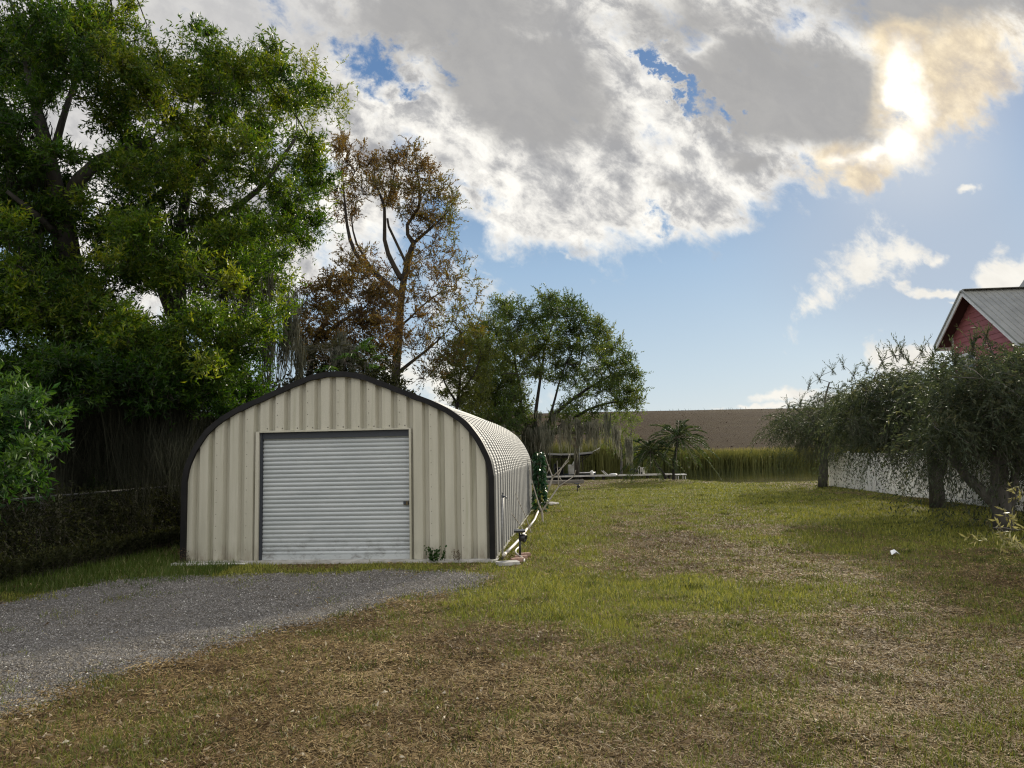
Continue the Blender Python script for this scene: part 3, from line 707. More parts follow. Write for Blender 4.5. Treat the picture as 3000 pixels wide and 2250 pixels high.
    # ragged concrete footing at the sill
    g = Geo(); xs = np.linspace(-2.56, 2.56, 60); fr = -.13 - .07 * fbm(xs * 3, xs * 0, 91); V = np.stack([np.stack([xs, fr, xs * 0 - .03], -1), np.stack([xs, fr + .01, .022 + .012 * fbm(xs * 6, xs * 0, 93)], -1), np.stack([xs, xs * 0 + .1, xs * 0 + .03], -1)], 0)
    g.grid(V); g.box((0, SHL / 2, -.01), (5.02, SHL - .4, .04))
    g.build('concrete_footing', M_CONC, root, tone=False)
    return root
shed()
def shp(u, w, z=0.0):             # shed-frame point (across, along, up) to world
    return SH0 + AR * u * 1.05 + AX * w + np.array([0, 0, z])
# ------------------------------------------------------------------ things along the shed
M_PVC = surf('weathered_white_pipe', (.48, .44, .37), (.62, .58, .51), .45, nscale=6)
M_BRICK = surf('old_brick', (.22, .11, .08), (.36, .24, .18), .9, nscale=12, bstr=.4)
M_PLAST = surf('black_plastic', (.012, .012, .013), rough=.4)
M_LENS = surf('solar_panel_glass', (.05, .055, .07), rough=.15)
M_PIPE = surf('galvanised_pipe', (.2, .2, .19), (.3, .29, .28), .5, metal=.5, nscale=20)
g = Geo(); pts = [shp(2.66, -.02, .1), shp(2.70, 1.2, .085), shp(2.74, 2.6, .075), shp(2.74, 4.2, .07)]
g.tube(pts, .026, 10); g.tube([shp(2.66, -.10, .1), shp(2.66, .04, .1)], .032, 10)
g.build('drain_pipe', M_PVC, smooth=True, tone=False); tag(bpy.data.objects['drain_pipe'], 'white plastic pipe lying along the foot of the metal shed, its near length', 'pipe', 'white pipes beside the shed')
g = Geo(); g.tube([shp(2.76, 4.35, .07), shp(2.78, 6.5, .06), shp(2.74, 9.2, .06)], .026, 10)
tag(g.build('drain_pipe', M_PVC, smooth=True, tone=False), 'white plastic pipe by the shed wall, the farther length beyond the thin sticks', 'pipe', 'white pipes beside the shed')
g = Geo(); t = np.linspace(0, 1, 14); pts = np.stack([shp(2.82 + .10 * a - .06 * math.sin(a * 5), .75 - 1.0 * a, .09 * (1 - a) + .02) for a in t])
g.tube(pts, .014, 7); tag(g.build('hose', M_PVC, smooth=True, tone=False), 'short curled pinkish white hose beside the white pipe end', 'hose')
for i, (u, w, rz, dz, lb) in enumerate(((2.86, -.12, .2, 0, 'nearest red brick lying in the row at the shed corner'), (2.90, .16, .1, 0, 'middle red brick of the row at the shed corner'), (2.93, .45, .35, 0, 'farthest red brick of the row at the shed corner'))):
    g = Geo(); g.box((0, 0, .03), (.2, .1, .06)); o = g.build('brick', M_BRICK, tone=False); o.location = shp(u, w, -.005); o.rotation_euler = (0, 0, rz); tag(o, lb, 'brick', 'bricks at the shed corner')
g = Geo(); g.box((0, 0, .02), (.34, .2, .05)); o = g.build('paving_slab', M_CONC, tone=False); o.location = shp(2.74, -.42, 0); o.rotation_euler = (0, 0, .3); tag(o, 'small pale concrete slab in the grass before the shed corner', 'slab')
st = thing('standpipe', 'thin metal water pipe with tap standing at the right shed corner', 'tap', tuple(shp(2.63, -.02, 0)))
g = Geo(); g.tube([(0, 0, -.05), (.0, 0, .5), (.02, .02, 1.02)], .017, 8); g.build('riser_pipe', M_PIPE, st, True, tone=False)
g = Geo(); g.lathe((.02, .02, 1.0), [(.018, 0), (.02, .02), (.02, .04), (.008, .05), (.008, .07), (.02, .072), (.02, .08), (.001, .082)], 10); g.tube([(.02, .02, 1.02), (.07, -.01, 1.02), (.08, -.02, .99)], .011, 8); g.build('tap', M_DARKF, st, True, tone=False)
def garden_light(loc, label, hs=1.0):
    r = thing('garden_light', label, 'garden light', loc, 0, 'solar spotlights in the lawn')
    h = .44 * hs
    g = Geo(); g.tube([(0, 0, -.06), (0, 0, h - .02)], .018, 8); g.lathe((0, 0, -.06), [(.001, -.1), (.02, .02), (.022, .1)], 8); g.build('stake', M_PLAST, r, True, tone=False)
    g = Geo(); g.box((0, 0, h + .012), (.19, .14, .024), rx=.12); g.box((0, .001, h + .026), (.17, .12, .004), rx=.12, mi=1); g.build('solar_panel', [M_PLAST, M_LENS], r, tone=False)
    g = Geo(); g.lathe((.05, 0, h - .10), [(.02, -.06), (.05, -.055), (.062, 0), (.065, .05), (.05, .052), (.045, .03), (.001, .025)], 12, axis=(.75, -.3, -.2)); g.bar((0, 0, h - .06), (.05, 0, h - .09), .03); g.build('lamp_head', M_PLAST, r, True, tone=False)
lp = G(1524, 1638); garden_light((lp[0], lp[1], 0), 'black solar spotlight on a stake in the grass by the shed corner', 1.0)
lp = G(1692, 1441); garden_light((lp[0], lp[1], 0), 'far black solar spotlight stake on the lawn near the timber', .75)
# ------------------------------------------------------------------ weeds on the shed wall
def weed(name, label, c, n, h, mat, w, tone=.6, cat='weed', ll=.05, lw=.03):
    g = Geo(); p0 = np.array(c) + R.normal(size=(n, 3)) * np.array([w, .03, .0]); d = unit(np.stack([R.normal(size=n) * .25, -np.abs(R.normal(size=n)) * .2, np.ones(n)], -1))
    twigs(g, p0, d, h * (.5 + .6 * R.random(n)), .05, 7, ll, lw, tone, tw=.004)
    return tag(g.build(name, [mat, TWIG_D]), label, cat)
weed('weed', 'green weed growing up the tan wall right of the door', shp(1.62, -.16, 0), 26, .26, LF_BUSH, .07)
weed('weed', 'dried brown weed against the tan wall near the right corner', shp(1.98, -.13, 0), 12, .24, LF_DRY, .05, .15, ll=.03, lw=.012)
weed('weed', 'dead brown vine bits at the left foot of the tan wall', shp(-2.38, -.16, 0), 14, .3, LF_DRY, .07, .05, ll=.03, lw=.012)
g = Geo(); V = np.array([[(0, 0, .004), (.2, .03, .012), (.42, 0, .006)], [(.04, .13, .02), (.22, .16, .02), (.38, .10, .01)]]); g.grid(V + np.array([0, 0, 0])); g.grid(V[:, ::-1] - np.array([0, 0, .006]))
o = g.build('plastic_scrap', surf('white_plastic', (.75, .74, .7), rough=.4), tone=False); o.location = shp(-1.72, -.27, .0); tag(o, 'white plastic scrap lying before the left part of the shed wall', 'scrap')
o = Geo().box((0, 0, .01), (.9, .05, .03)).build('white_strip', surf('chipped_white_paint', (.6, .58, .52), (.75, .73, .68), nscale=20), tone=False); o.location = shp(-2.12, -.24, .005); o.rotation_euler = (0, 0, -.06); tag(o, 'long chipped white strip on the ground at the left shed corner', 'board')
# ================================================================== TREES
def tree(name, label, cat, base, limbs, clusters, leaf, bark, twig, ll, lw, nl, tw_l, droop=.15, up=.3, per_end=26, tip=.008, tonef=None, twigw=.008, mossg=None, mossmat=None, bias=.55, group=None, out=.6, seg=.4, crown_name='crown', tj=.12, sides=(10, 6, 4)):
    root = thing(name, label, cat, tuple(base), 0, group)
    sk = Skel()
    for k, (pts, r0, r1) in enumerate(limbs): sk.limb(pts, r0, r1, k > 0)
    T = []; C = []
    for c, r, n in clusters:
        k = max(1, round(n / per_end))
        q = c + rdir(k) * (R.random((k, 1)) ** .5) * np.array(r) * .75
        T.append(q); C += [(c, r, max(1, n // k))] * k
    T = np.concatenate(T)
    ends = sk.grow(T, seg)
    g = Geo(); sk.mesh(g, tip, sides=sides); g.build('trunk', bark, root, True, origin=base, tone=False)
    p0 = []; d0 = []; tn = []
    order = np.argsort([np.min(((np.array(sk.p[:1]) - t) ** 2).sum(1)) for t in T])
    for t, (c, r, n) in zip(T, C):
        # twigs leave the last stretch of the branch in all directions
        spread = np.array(r) * .42
        q = t + R.normal(size=(n, 3)) * spread * .62
        d = unit(unit(q - c + rdir(n) * .15 * np.mean(r)) * out + rdir(n) * .7 + np.array([0, 0, up]))
        p0.append(q - d * tw_l * .35); d0.append(d)
        b = .5 if tonef is None else tonef(c)
        tn.append(np.clip(b + R.normal() * .08 + .10 * (q[:, 2] - c[2]) / max(r[2], .1) + R.normal(size=n) * .08, 0, 1))  # sunlit tops put into the tone: higher twigs of a cluster lighter
    p0 = np.concatenate(p0); d0 = np.concatenate(d0); tn = np.concatenate(tn); n = len(p0)
    g = Geo(); twigs(g, p0, d0, tw_l * (.6 + .7 * R.random(n)), droop, nl, ll, lw, tn, 0, 1, twigw, bias, tj)
    g.build(crown_name, [leaf, twig], root, origin=base)
    if mossg is not None: mossg.build('hanging_moss', mossmat or MOSS, root, origin=base)
    return root, sk
def cl(px, py, Y, rx, ry, rd, n):
    return (P(px, py, Y), (rx * Y / F, rd, ry * Y / F), n)
# --- the two big laurel-leaved trees on the left
CAN = [(-160, -260), (375, -260), (385, 50), (440, 190), (500, 170), (535, 60), (600, 75), (640, 170), (700, 200), (760, 140), (820, 170), (850, 240), (940, 270), (955, 390), (985, 470), (965, 560), (920, 640), (900, 760), (850, 880), (790, 950), (760, 1040), (775, 1130), (700, 1200), (560, 1190), (420, 1130), (300, 1190), (150, 1160), (-160, 1240)]
HOL = [(330, 540, 90, 55, .95), (450, 610, 70, 48, .9), (560, 700, 60, 130, .7), (545, 300, 40, 50, .6), (740, 480, 60, 40, .6), (200, 300, 40, 40, .5), (700, 900, 60, 40, .5), (90, 240, 45, 60, .5), (470, 900, 70, 50, .35), (840, 800, 60, 90, .35), (610, 870, 55, 70, .5), (320, 730, 90, 40, .6), (255, 130, 30, 25, .6)]
def big_trees():
    pts = scatter_poly(CAN, 520, 32, HOL)
    A, B = [], []
    lightc = lambda c: .5
    pts = [q for q in pts if fbm(q[0] / 95 + 2.3, q[1] / 80, 123, 2) > .37 or q[1] > 1040]
    for x, y in pts:
        isA = x + R.normal() * 90 < 520
        Y = (13.5 + 5 * R.random()) if isA else (15.5 + 5.5 * R.random())
        if y > 900: Y = (12.8 + 3.5 * R.random()) if x < 620 else 14.2 + 2 * R.random()
        s = .5 + .95 * R.random()
        (A if isA else B).append(cl(x, y, Y, 72 * s, 58 * s, .52 * s, int(56 * s * s + 10)))
    for x, y in scatter_poly([(110, 1150), (560, 1170), (530, 1420), (330, 1450), (110, 1400)], 46, 30): A.append(cl(x, y, 16.5 + 3.5 * R.random(), 60, 60, .5, 42))
    bA = G(215, 1590); bA = np.array([-10.6, 17.2, 0.0]); bB = np.array([-9.4, 20.8, 0.0])
    limA = [([bA, P(215, 1150, 16.6), P(205, 800, 16), P(180, 620, 15.5)], .42, .24),
            ([P(180, 620, 15.5), P(225, 520, 15.3), P(290, 450, 15.2), P(370, 450, 15.5), P(450, 405, 15.8)], .17, .06),
            ([P(180, 620, 15.5), P(150, 480, 15.2), P(90, 250, 15), P(60, 60, 15)], .17, .05),
            ([P(195, 720, 15.8), P(120, 640, 15), P(20, 560, 14.5)], .12, .04),
            ([P(150, 480, 15.2), P(200, 300, 15.6), P(260, 120, 16)], .1, .03)]
    limB = [([bB, P(520, 1100, 20.4), P(527, 860, 20), P(530, 640, 19.5), P(560, 520, 19), P(620, 330, 19)], .3, .08),
            ([P(520, 960, 20.2), P(430, 720, 19.5), P(390, 640, 19), P(480, 560, 18.7), P(560, 500, 18.5), P(610, 460, 18.2)], .2, .07),
            ([P(530, 660, 19.5), P(640, 640, 19), P(760, 560, 19), P(870, 400, 19)], .12, .04),
            ([P(527, 800, 20), P(650, 820, 19), P(760, 780, 18.5)], .1, .03),
            ([P(525, 900, 20), P(600, 1000, 18), P(690, 1060, 16.5)], .1, .03)]
    def tf(c):  # sunlit tops, darker left and foot: light and shade put into leaf tone
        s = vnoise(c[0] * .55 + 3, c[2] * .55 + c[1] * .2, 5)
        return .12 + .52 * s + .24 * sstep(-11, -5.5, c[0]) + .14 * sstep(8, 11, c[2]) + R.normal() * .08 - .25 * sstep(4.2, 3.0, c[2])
    mA = Geo(); an = []; Ls = []
    for x, y in scatter_poly([(110, 1080), (560, 1120), (545, 1290), (420, 1260), (130, 1240)], 60, 18):
        an.append(P(x, y, 13.6 + 3.8 * R.random())); Ls.append(1.1 + 1.1 * R.random())
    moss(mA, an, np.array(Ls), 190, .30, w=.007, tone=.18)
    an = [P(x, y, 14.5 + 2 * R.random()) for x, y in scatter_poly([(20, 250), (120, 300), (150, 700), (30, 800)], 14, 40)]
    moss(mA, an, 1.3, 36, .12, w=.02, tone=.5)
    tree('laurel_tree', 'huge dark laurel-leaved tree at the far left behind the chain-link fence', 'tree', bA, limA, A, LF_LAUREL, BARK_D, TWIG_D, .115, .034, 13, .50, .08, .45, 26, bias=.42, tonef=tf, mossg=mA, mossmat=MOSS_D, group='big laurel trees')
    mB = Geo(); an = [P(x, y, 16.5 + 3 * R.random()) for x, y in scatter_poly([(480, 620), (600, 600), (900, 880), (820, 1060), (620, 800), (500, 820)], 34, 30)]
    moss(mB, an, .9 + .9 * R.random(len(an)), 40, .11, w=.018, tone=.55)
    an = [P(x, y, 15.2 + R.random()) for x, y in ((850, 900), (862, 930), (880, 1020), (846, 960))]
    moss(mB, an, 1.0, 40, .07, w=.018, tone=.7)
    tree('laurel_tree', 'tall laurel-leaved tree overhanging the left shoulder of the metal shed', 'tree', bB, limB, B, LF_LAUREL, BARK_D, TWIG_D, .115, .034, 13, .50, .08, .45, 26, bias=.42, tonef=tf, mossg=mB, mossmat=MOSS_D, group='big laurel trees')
big_trees()
# --- shadowy thicket behind the fence
def thicket():
    g = Geo(); n = 15000
    x = -17 + 13.5 * R.random(n); y = 21.5 + 6 * R.random(n)
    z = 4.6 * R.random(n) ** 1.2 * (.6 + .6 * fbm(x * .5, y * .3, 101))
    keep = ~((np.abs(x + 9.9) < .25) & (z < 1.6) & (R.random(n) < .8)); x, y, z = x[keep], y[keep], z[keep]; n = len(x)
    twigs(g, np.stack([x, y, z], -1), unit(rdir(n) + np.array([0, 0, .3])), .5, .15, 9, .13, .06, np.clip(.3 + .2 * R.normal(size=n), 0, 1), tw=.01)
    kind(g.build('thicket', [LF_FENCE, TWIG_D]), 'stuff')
thicket()
# --- tall thin rusty tree
def T(pts, Y): return [P(a, b, Y) for a, b in pts]
Yt = 30.0; b = P(1150, 1420, Yt); b[2] = 0
lim = [([b] + T([(1158, 1100), (1170, 950), (1174, 865), (1182, 825), (1195, 765), (1207, 722), (1212, 712)], Yt), .27, .12),
       (T([(1212, 712), (1265, 668), (1315, 618)], Yt), .08, .03), (T([(1212, 712), (1190, 690), (1186, 655), (1232, 612), (1225, 520), (1215, 450)], Yt), .09, .02),
       (T([(1190, 780), (1160, 705), (1130, 655), (1135, 640)], Yt), .07, .05),
       (T([(1178, 828), (1152, 775), (1138, 745), (1121, 708), (1127, 650), (1133, 600), (1112, 570), (1098, 545), (1095, 470)], Yt), .13, .02), (T([(1133, 610), (1150, 540), (1165, 450)], Yt), .05, .015),
       (T([(1165, 865), (1130, 825), (1085, 790), (1040, 745), (1022, 700), (1012, 620), (1005, 540)], Yt), .15, .03), (T([(1100, 800), (1065, 750), (1040, 715), (1030, 640)], Yt), .08, .03),
       (T([(1170, 1090), (1205, 1060), (1260, 1020), (1320, 960)], Yt), .09, .02), (T([(1172, 960), (1230, 900), (1300, 850)], Yt), .06, .02)]
C = []
for x, y in scatter_poly([(1085, 470), (1120, 440), (1160, 455), (1195, 425), (1240, 470), (1280, 520), (1330, 580), (1340, 640), (1290, 690), (1230, 670), (1180, 620), (1110, 590), (1085, 540)], 62, 22): C.append(cl(x, y, Yt + R.normal() * .9, 30, 28, .5, 21))
for x, y in scatter_poly([(990, 400), (1060, 420), (1070, 560), (1040, 640), (990, 640)], 22, 24): C.append(cl(x, y, Yt + R.normal() * .8, 26, 30, .45, 22))
for x, y in scatter_poly([(1200, 740), (1340, 700), (1355, 780), (1390, 860), (1400, 960), (1340, 1060), (1240, 1110), (1190, 1000)], 58, 26): C.append(cl(x, y, Yt + R.normal() * 1.2, 34, 26, .6, 17))
for x, y in scatter_poly([(1020, 700), (1150, 760), (1160, 840), (1090, 860), (1000, 760)], 12, 26): C.append(cl(x, y, Yt + R.normal() * .9, 30, 24, .5, 16))
def tf1(c): return .30 + .48 * vnoise(c[0] * 1.1, c[2] * 1.1, 9) + .2 * sstep(-3.2, -2.0, c[0])
tree('tall_tree', 'tall slender tree with rusty brown leaves and forked trunk behind the shed roof', 'tree', b, lim, C, LF_BROWN, BARK_B, TWIG_D, .12, .045, 10, .62, .1, .45, 9, .011, tf1, .014, bias=.6, sides=(10, 6, 3))
# --- brown dense tree to its left
Yb = 26.0; b = P(900, 1350, Yb); b[2] = 0
lim = [([b] + T([(905, 1080), (925, 1000), (960, 930)], Yb), .22, .08), (T([(910, 1060), (900, 1020), (890, 985)], Yb), .1, .05), (T([(925, 1000), (1000, 940), (1070, 900)], Yb), .09, .03), (T([(915, 1040), (870, 960), (860, 900)], Yb), .08, .03)]
C = [cl(x, y, Yb + R.normal() * 1.1, 38, 32, .6, 34) for x, y in scatter_poly([(885, 880), (960, 800), (1040, 760), (1100, 830), (1165, 880), (1165, 1040), (1090, 1085), (940, 1080), (880, 1000)], 72, 24)]
mg = Geo(); moss(mg, [P(x, y, Yb - 1) for x, y in ((1010, 1000), (990, 1010), (1020, 1015))], 1.1, 50, .12, w=.03, tone=.6)
broot, _ = tree('brown_tree', 'broad brown-leaved tree rising behind the left half of the shed roof', 'tree', b, lim, C, LF_BROWN, BARK_B, TWIG_D, .11, .045, 10, .55, .15, .3, 14, .010, lambda c: .3 + .45 * vnoise(c[0] * .8, c[2] * .8, 19), .014, mossg=mg, sides=(10, 6, 3))
mg = Geo(); moss(mg, [P(x, y, Yb - 1) for x, y in ((890, 1000), (878, 990), (882, 1020))], 1.1, 50, .12, w=.03, tone=.6); mg.build('hanging_moss', MOSS, broot, origin=b)
# --- yellowing tree by the shed's right shoulder
Yy = 33.0; b = P(1330, 1400, Yy); b[2] = 0
lim = [([b] + T([(1335, 1220), (1345, 1150), (1350, 1080)], Yy), .16, .05), (T([(1338, 1180), (1300, 1120), (1285, 1060)], Yy), .07, .02), (T([(1340, 1160), (1390, 1100), (1410, 1040)], Yy), .07, .02)]
C = [cl(x, y, Yy + R.normal() * 1.0, 30, 26, .6, 26) for x, y in scatter_poly([(1270, 1060), (1330, 1000), (1400, 970), (1440, 1030), (1440, 1150), (1380, 1210), (1290, 1150)], 40, 22)]
tree('yellow_tree', 'thin tree with yellowing leaves above the right side of the shed roof', 'tree', b, lim, C, LF_YEL, BARK_B, TWIG_D, .12, .048, 10, .6, .12, .3, 14, .010, None, .014, sides=(10, 6, 3))
# --- spreading oak with moss by the water
Yo = 40.0; b = P(1560, 1400, Yo); b[2] = -.05
lim = [([b] + T([(1562, 1340), (1575, 1290)], Yo), .45, .33),
       (T([(1575, 1290), (1610, 1230), (1650, 1190), (1720, 1140), (1790, 1100)], Yo), .14, .04), (T([(1580, 1280), (1640, 1250), (1720, 1200), (1800, 1175), (1860, 1180)], Yo), .13, .03),
       (T([(1570, 1300), (1570, 1200), (1585, 1100), (1600, 1000), (1640, 900)], Yo), .13, .025), (T([(1570, 1300), (1530, 1220), (1520, 1120), (1500, 1000), (1470, 920)], Yo), .12, .025),
       (T([(1565, 1310), (1500, 1250), (1450, 1190), (1420, 1100)], Yo), .11, .03), (T([(1610, 1230), (1640, 1110), (1690, 1000), (1720, 930)], Yo), .08, .02), (T([(1560, 1320), (1480, 1280), (1420, 1250)], Yo), .14, .05), (T([(1590, 1270), (1650, 1265), (1720, 1270)], Yo), .12, .04)]
C = []
for x, y in scatter_poly([(1400, 960), (1450, 890), (1510, 880), (1560, 920), (1600, 860), (1680, 880), (1760, 950), (1820, 1000), (1860, 1100), (1890, 1190), (1840, 1200), (1780, 1150), (1700, 1130), (1600, 1090), (1480, 1110), (1400, 1140)], 118, 24, [(1600, 1120, 60, 30, .5)]): C.append(cl(x, y, Yo + R.normal() * 1.9, 30, 26, .7, 58))
for x, y in scatter_poly([(1400, 1140), (1480, 1110), (1540, 1140), (1540, 1220), (1440, 1260), (1390, 1210)], 22, 26): C.append(cl(x, y, Yo + R.normal() * 1.6, 30, 26, .7, 60))
for x, y in scatter_poly([(1340, 1010), (1420, 960), (1480, 1080), (1560, 1150), (1560, 1260), (1420, 1270), (1350, 1190)], 40, 22): C.append(cl(x, y, Yo + R.normal() * 1.6, 30, 28, .7, 40))
for x, y in scatter_poly([(1600, 1200), (1700, 1160), (1760, 1190), (1740, 1260), (1620, 1260)], 16, 26): C.append(cl(x, y, Yo + R.normal() * 1.6, 28, 22, .7, 34))
mg = Geo(); an = [P(x, y, Yo - 1.5 + R.normal() * 1.2) for x, y in scatter_poly([(1455, 1200), (1600, 1180), (1780, 1200), (1800, 1230), (1720, 1260), (1600, 1270), (1470, 1290)], 22, 20)]
moss(mg, an, .7 + 1.1 * R.random(len(an)), 26, .11, w=.034, tone=.6)
an = [P(x, y, Yo - 2) for x, y in ((1650, 1230), (1668, 1225), (1690, 1228), (1720, 1235), (1735, 1240), (1745, 1232), (1700, 1240), (1780, 1235), (1800, 1245), (1810, 1260), (1838, 1280), (1845, 1285), (1640, 1250), (1610, 1260), (1590, 1260))]
moss(mg, an, 1.5, 36, .09, w=.032, tone=.85)
an = [P(x, y, Yo - 1 + R.random()) for x, y in scatter_poly([(1535, 1250), (1600, 1250), (1590, 1290), (1540, 1300)], 14, 8)]
moss(mg, an, 1.9, 60, .15, w=.04, tone=.2)
tree('oak_tree', 'wide spreading oak hung with grey moss beside the pond', 'tree', b, lim, C, LF_OAK, BARK_D, TWIG_D, .13, .05, 10, .68, .12, .35, 14, .012, lambda c: .35 + .4 * vnoise(c[0] * .6, c[2] * .7, 29), .016, mossg=mg, sides=(10, 6, 3))
# --- pale green willow on the far bank
Yw = 62.0; b = P(1820, 1378, Yw); b[2] = -.4
lim = [([b] + T([(1822, 1330), (1815, 1270)], Yw), .12, .05), (T([(1820, 1320), (1850, 1270), (1855, 1235)], Yw), .06, .02)]
C = [cl(x, y, Yw + R.normal() * .8, 18, 16, .6, 14) for x, y in scatter_poly([(1750, 1225), (1800, 1205), (1860, 1210), (1875, 1280), (1850, 1330), (1790, 1320), (1760, 1270)], 34, 13)]
tree('willow', 'small pale green willow among the reeds across the pond', 'tree', b, lim, C, LF_LIME, BARK_G, TWIG_D, .15, .05, 9, .7, .2, .2, 7, .012, None, .02, sides=(8, 5, 3))
# --- glossy shrub at the left edge
b = np.array([-7.5, 9.6, 0.0])
C = [cl(x, y, 9.2 + R.normal() * .4, 46, 46, .28, 26) for x, y in scatter_poly([(-120, 1150), (30, 1140), (110, 1190), (130, 1290), (100, 1370), (-20, 1440), (-120, 1460)], 34, 34)]
lim = [([b, (-7.4, 9.5, 1.0), (-7.0, 9.4, 1.9)], .05, .03), ([(-7.45, 9.55, .6), (-6.9, 9.2, 1.5), (-6.4, 9.1, 2.1)], .035, .02)]
tree('glossy_shrub', 'bright green glossy-leaved shrub leaning in at the left edge by the fence', 'shrub', b, lim, C, LF_BUSH, BARK_D, TWIG_D, .11, .036, 10, .34, .2, .3, 12, .006, lambda c: .5 + .3 * vnoise(c[0] * 2, c[2] * 2, 3), .006, bias=.5)
# ================================================================== WEEPING TREES on the right
def weeping(name, label, b, limbs, poly, Y, nspread, n, per, mosspts, Lt=.75, top=(), yjit=.8, rim=None):
    root = thing(name, label, 'tree', tuple(b), 0, 'weeping trees along the white fence')
    sk = Skel()
    for k, (pts, r0, r1) in enumerate(limbs): sk.limb(pts, r0, r1, k > 0)
    pts = scatter_poly(poly, n, nspread); T_ = np.array([P(x, y, Y + R.normal() * yjit) for x, y in pts])
    tops = np.array([P(x, y, Y + R.normal() * .4) for x, y in top]) if len(top) else np.zeros((0, 3))
    sk.grow(np.concatenate([T_, tops]), .3)
    g = Geo(); sk.mesh(g, .009, sides=(10, 6, 4)); g.build('trunk', BARK_G, root, True, origin=b, tone=False)
    g = Geo(); A = np.repeat(T_, per, 0); m = len(A); A = A + R.normal(size=(m, 3)) * np.array([.26, .3, .16])
    d = rdir(m); d[:, 2] = np.abs(d[:, 2]) * .5 + .05; d = unit(d)
    tone = np.clip(.42 + np.repeat(R.normal(size=len(T_)) * .1, per) + R.normal(size=m) * .12, 0, 1)
    twigs(g, A, d, Lt * (.4 + .8 * R.random(m)), .4 + .7 * R.random(m), 20, .095, .024, tone, 0, 1, .005, .62, .15, .05)
    low = T_[np.argsort(-np.array([q_[1] for q_ in pts]))[:len(T_) // 3]]
    q = np.repeat(low, 18, 0); mm = len(q); dd = unit(rdir(mm) * np.array([.7, .7, .2]) + np.array([0, 0, .1])); q = q + R.normal(size=(mm, 3)) * np.array([.3, .3, .12])
    twigs(g, q, dd, .6 + .95 * R.random(mm), 1.0 + .7 * R.random(mm), 22, .10, .024, np.clip(.38 + R.normal(size=mm) * .12, 0, 1), 0, 1, .006, .6, .15, .1)
    # a few bare pale whips
    k = R.random(m) < .06; kk = k.sum()
    twigs(g, A[k], unit(d[k] + rdir(kk) * .3), Lt * (.8 + .8 * R.random(kk)), .5, 3, .05, .01, .5, 0, 2, .016, .8)
    if len(tops):
        q = np.repeat(tops, 7, 0); mm = len(q); dd = unit(rdir(mm) * .55 + np.array([-.1, 0, 1.0]))
        twigs(g, q - dd * .25, dd, .7 * (.6 + .7 * R.random(mm)), .12, 16, .10, .02, np.clip(.45 + R.normal(size=mm) * .12, 0, 1), 0, 1, .012, .6, .12, .02)
    g.build('crown', [LF_WEEP, TWIG_D, TWIG_L], root, origin=b)
    mg = Geo(); moss(mg, [P(x, y, Y - .5 + R.normal() * .7) for x, y in mosspts], .35 + .35 * R.random(len(mosspts)), 46, .14, w=.0055, tone=.25)
    mg.build('hanging_moss', MOSS, root, origin=b)
b = G(2748, 1490)
weeping('weeping_tree', 'middle weeping tree with a thick dark trunk before the white fence', b,
        [([b, P(2745, 1430, b[1]), P(2735, 1350, b[1]), P(2720, 1240, b[1])], .21, .13), (T([(2735, 1350), (2680, 1240), (2620, 1150), (2560, 1110)], b[1]), .1, .04), (T([(2725, 1290), (2780, 1180), (2830, 1100)], b[1]), .1, .04), ([P(2748, 1430, b[1]), P(2770, 1350, b[1]), P(2790, 1280, b[1])], .1, .05)],
        [(2450, 1220), (2520, 1140), (2600, 1100), (2700, 1100), (2800, 1110), (2880, 1160), (2880, 1270), (2760, 1280), (2700, 1290), (2620, 1280), (2560, 1290), (2520, 1270), (2470, 1260)], b[1], 22, 135, 26,
        scatter_poly([(2480, 1220), (2700, 1250), (2780, 1300), (2700, 1340), (2560, 1300)], 12, 22) + [(2700, 1360), (2712, 1370), (2725, 1375), (2780, 1340), (2770, 1350)], top=[(2585, 1060), (2620, 1040), (2660, 1055), (2700, 1030), (2730, 1050), (2640, 1030)])
b = G(2945, 1560)
weeping('weeping_tree', 'largest weeping tree with a leaning trunk at the right before the red house', b,
        [([b, P(2935, 1500, b[1]), P(2925, 1420, b[1]), P(2925, 1300, b[1]), P(2940, 1150, b[1])], .2, .1), ([P(2935, 1490, b[1]), P(2880, 1440, b[1] + .2), P(2830, 1395, b[1] + .4), P(2790, 1340, b[1] + .5)], .13, .07), (T([(2925, 1300), (2880, 1180), (2830, 1110)], b[1]), .09, .03), (T([(2925, 1330), (2980, 1200), (3060, 1120)], b[1]), .1, .03), ([P(2950, 1540, b[1]), P(2965, 1450, b[1] - .1), P(2990, 1300, b[1] - .2)], .11, .06)],
        [(2720, 1190), (2770, 1120), (2830, 1060), (2930, 1045), (3080, 1040), (3120, 1350), (2980, 1310), (2900, 1290), (2840, 1310), (2790, 1280), (2730, 1260)], b[1], 28, 120, 25,
        scatter_poly([(2780, 1240), (2990, 1200), (3000, 1380), (2900, 1440), (2820, 1350)], 10, 40), top=[(2850, 1010), (2890, 985), (2800, 1060), (2760, 1090)])
b = G(2410, 1428)
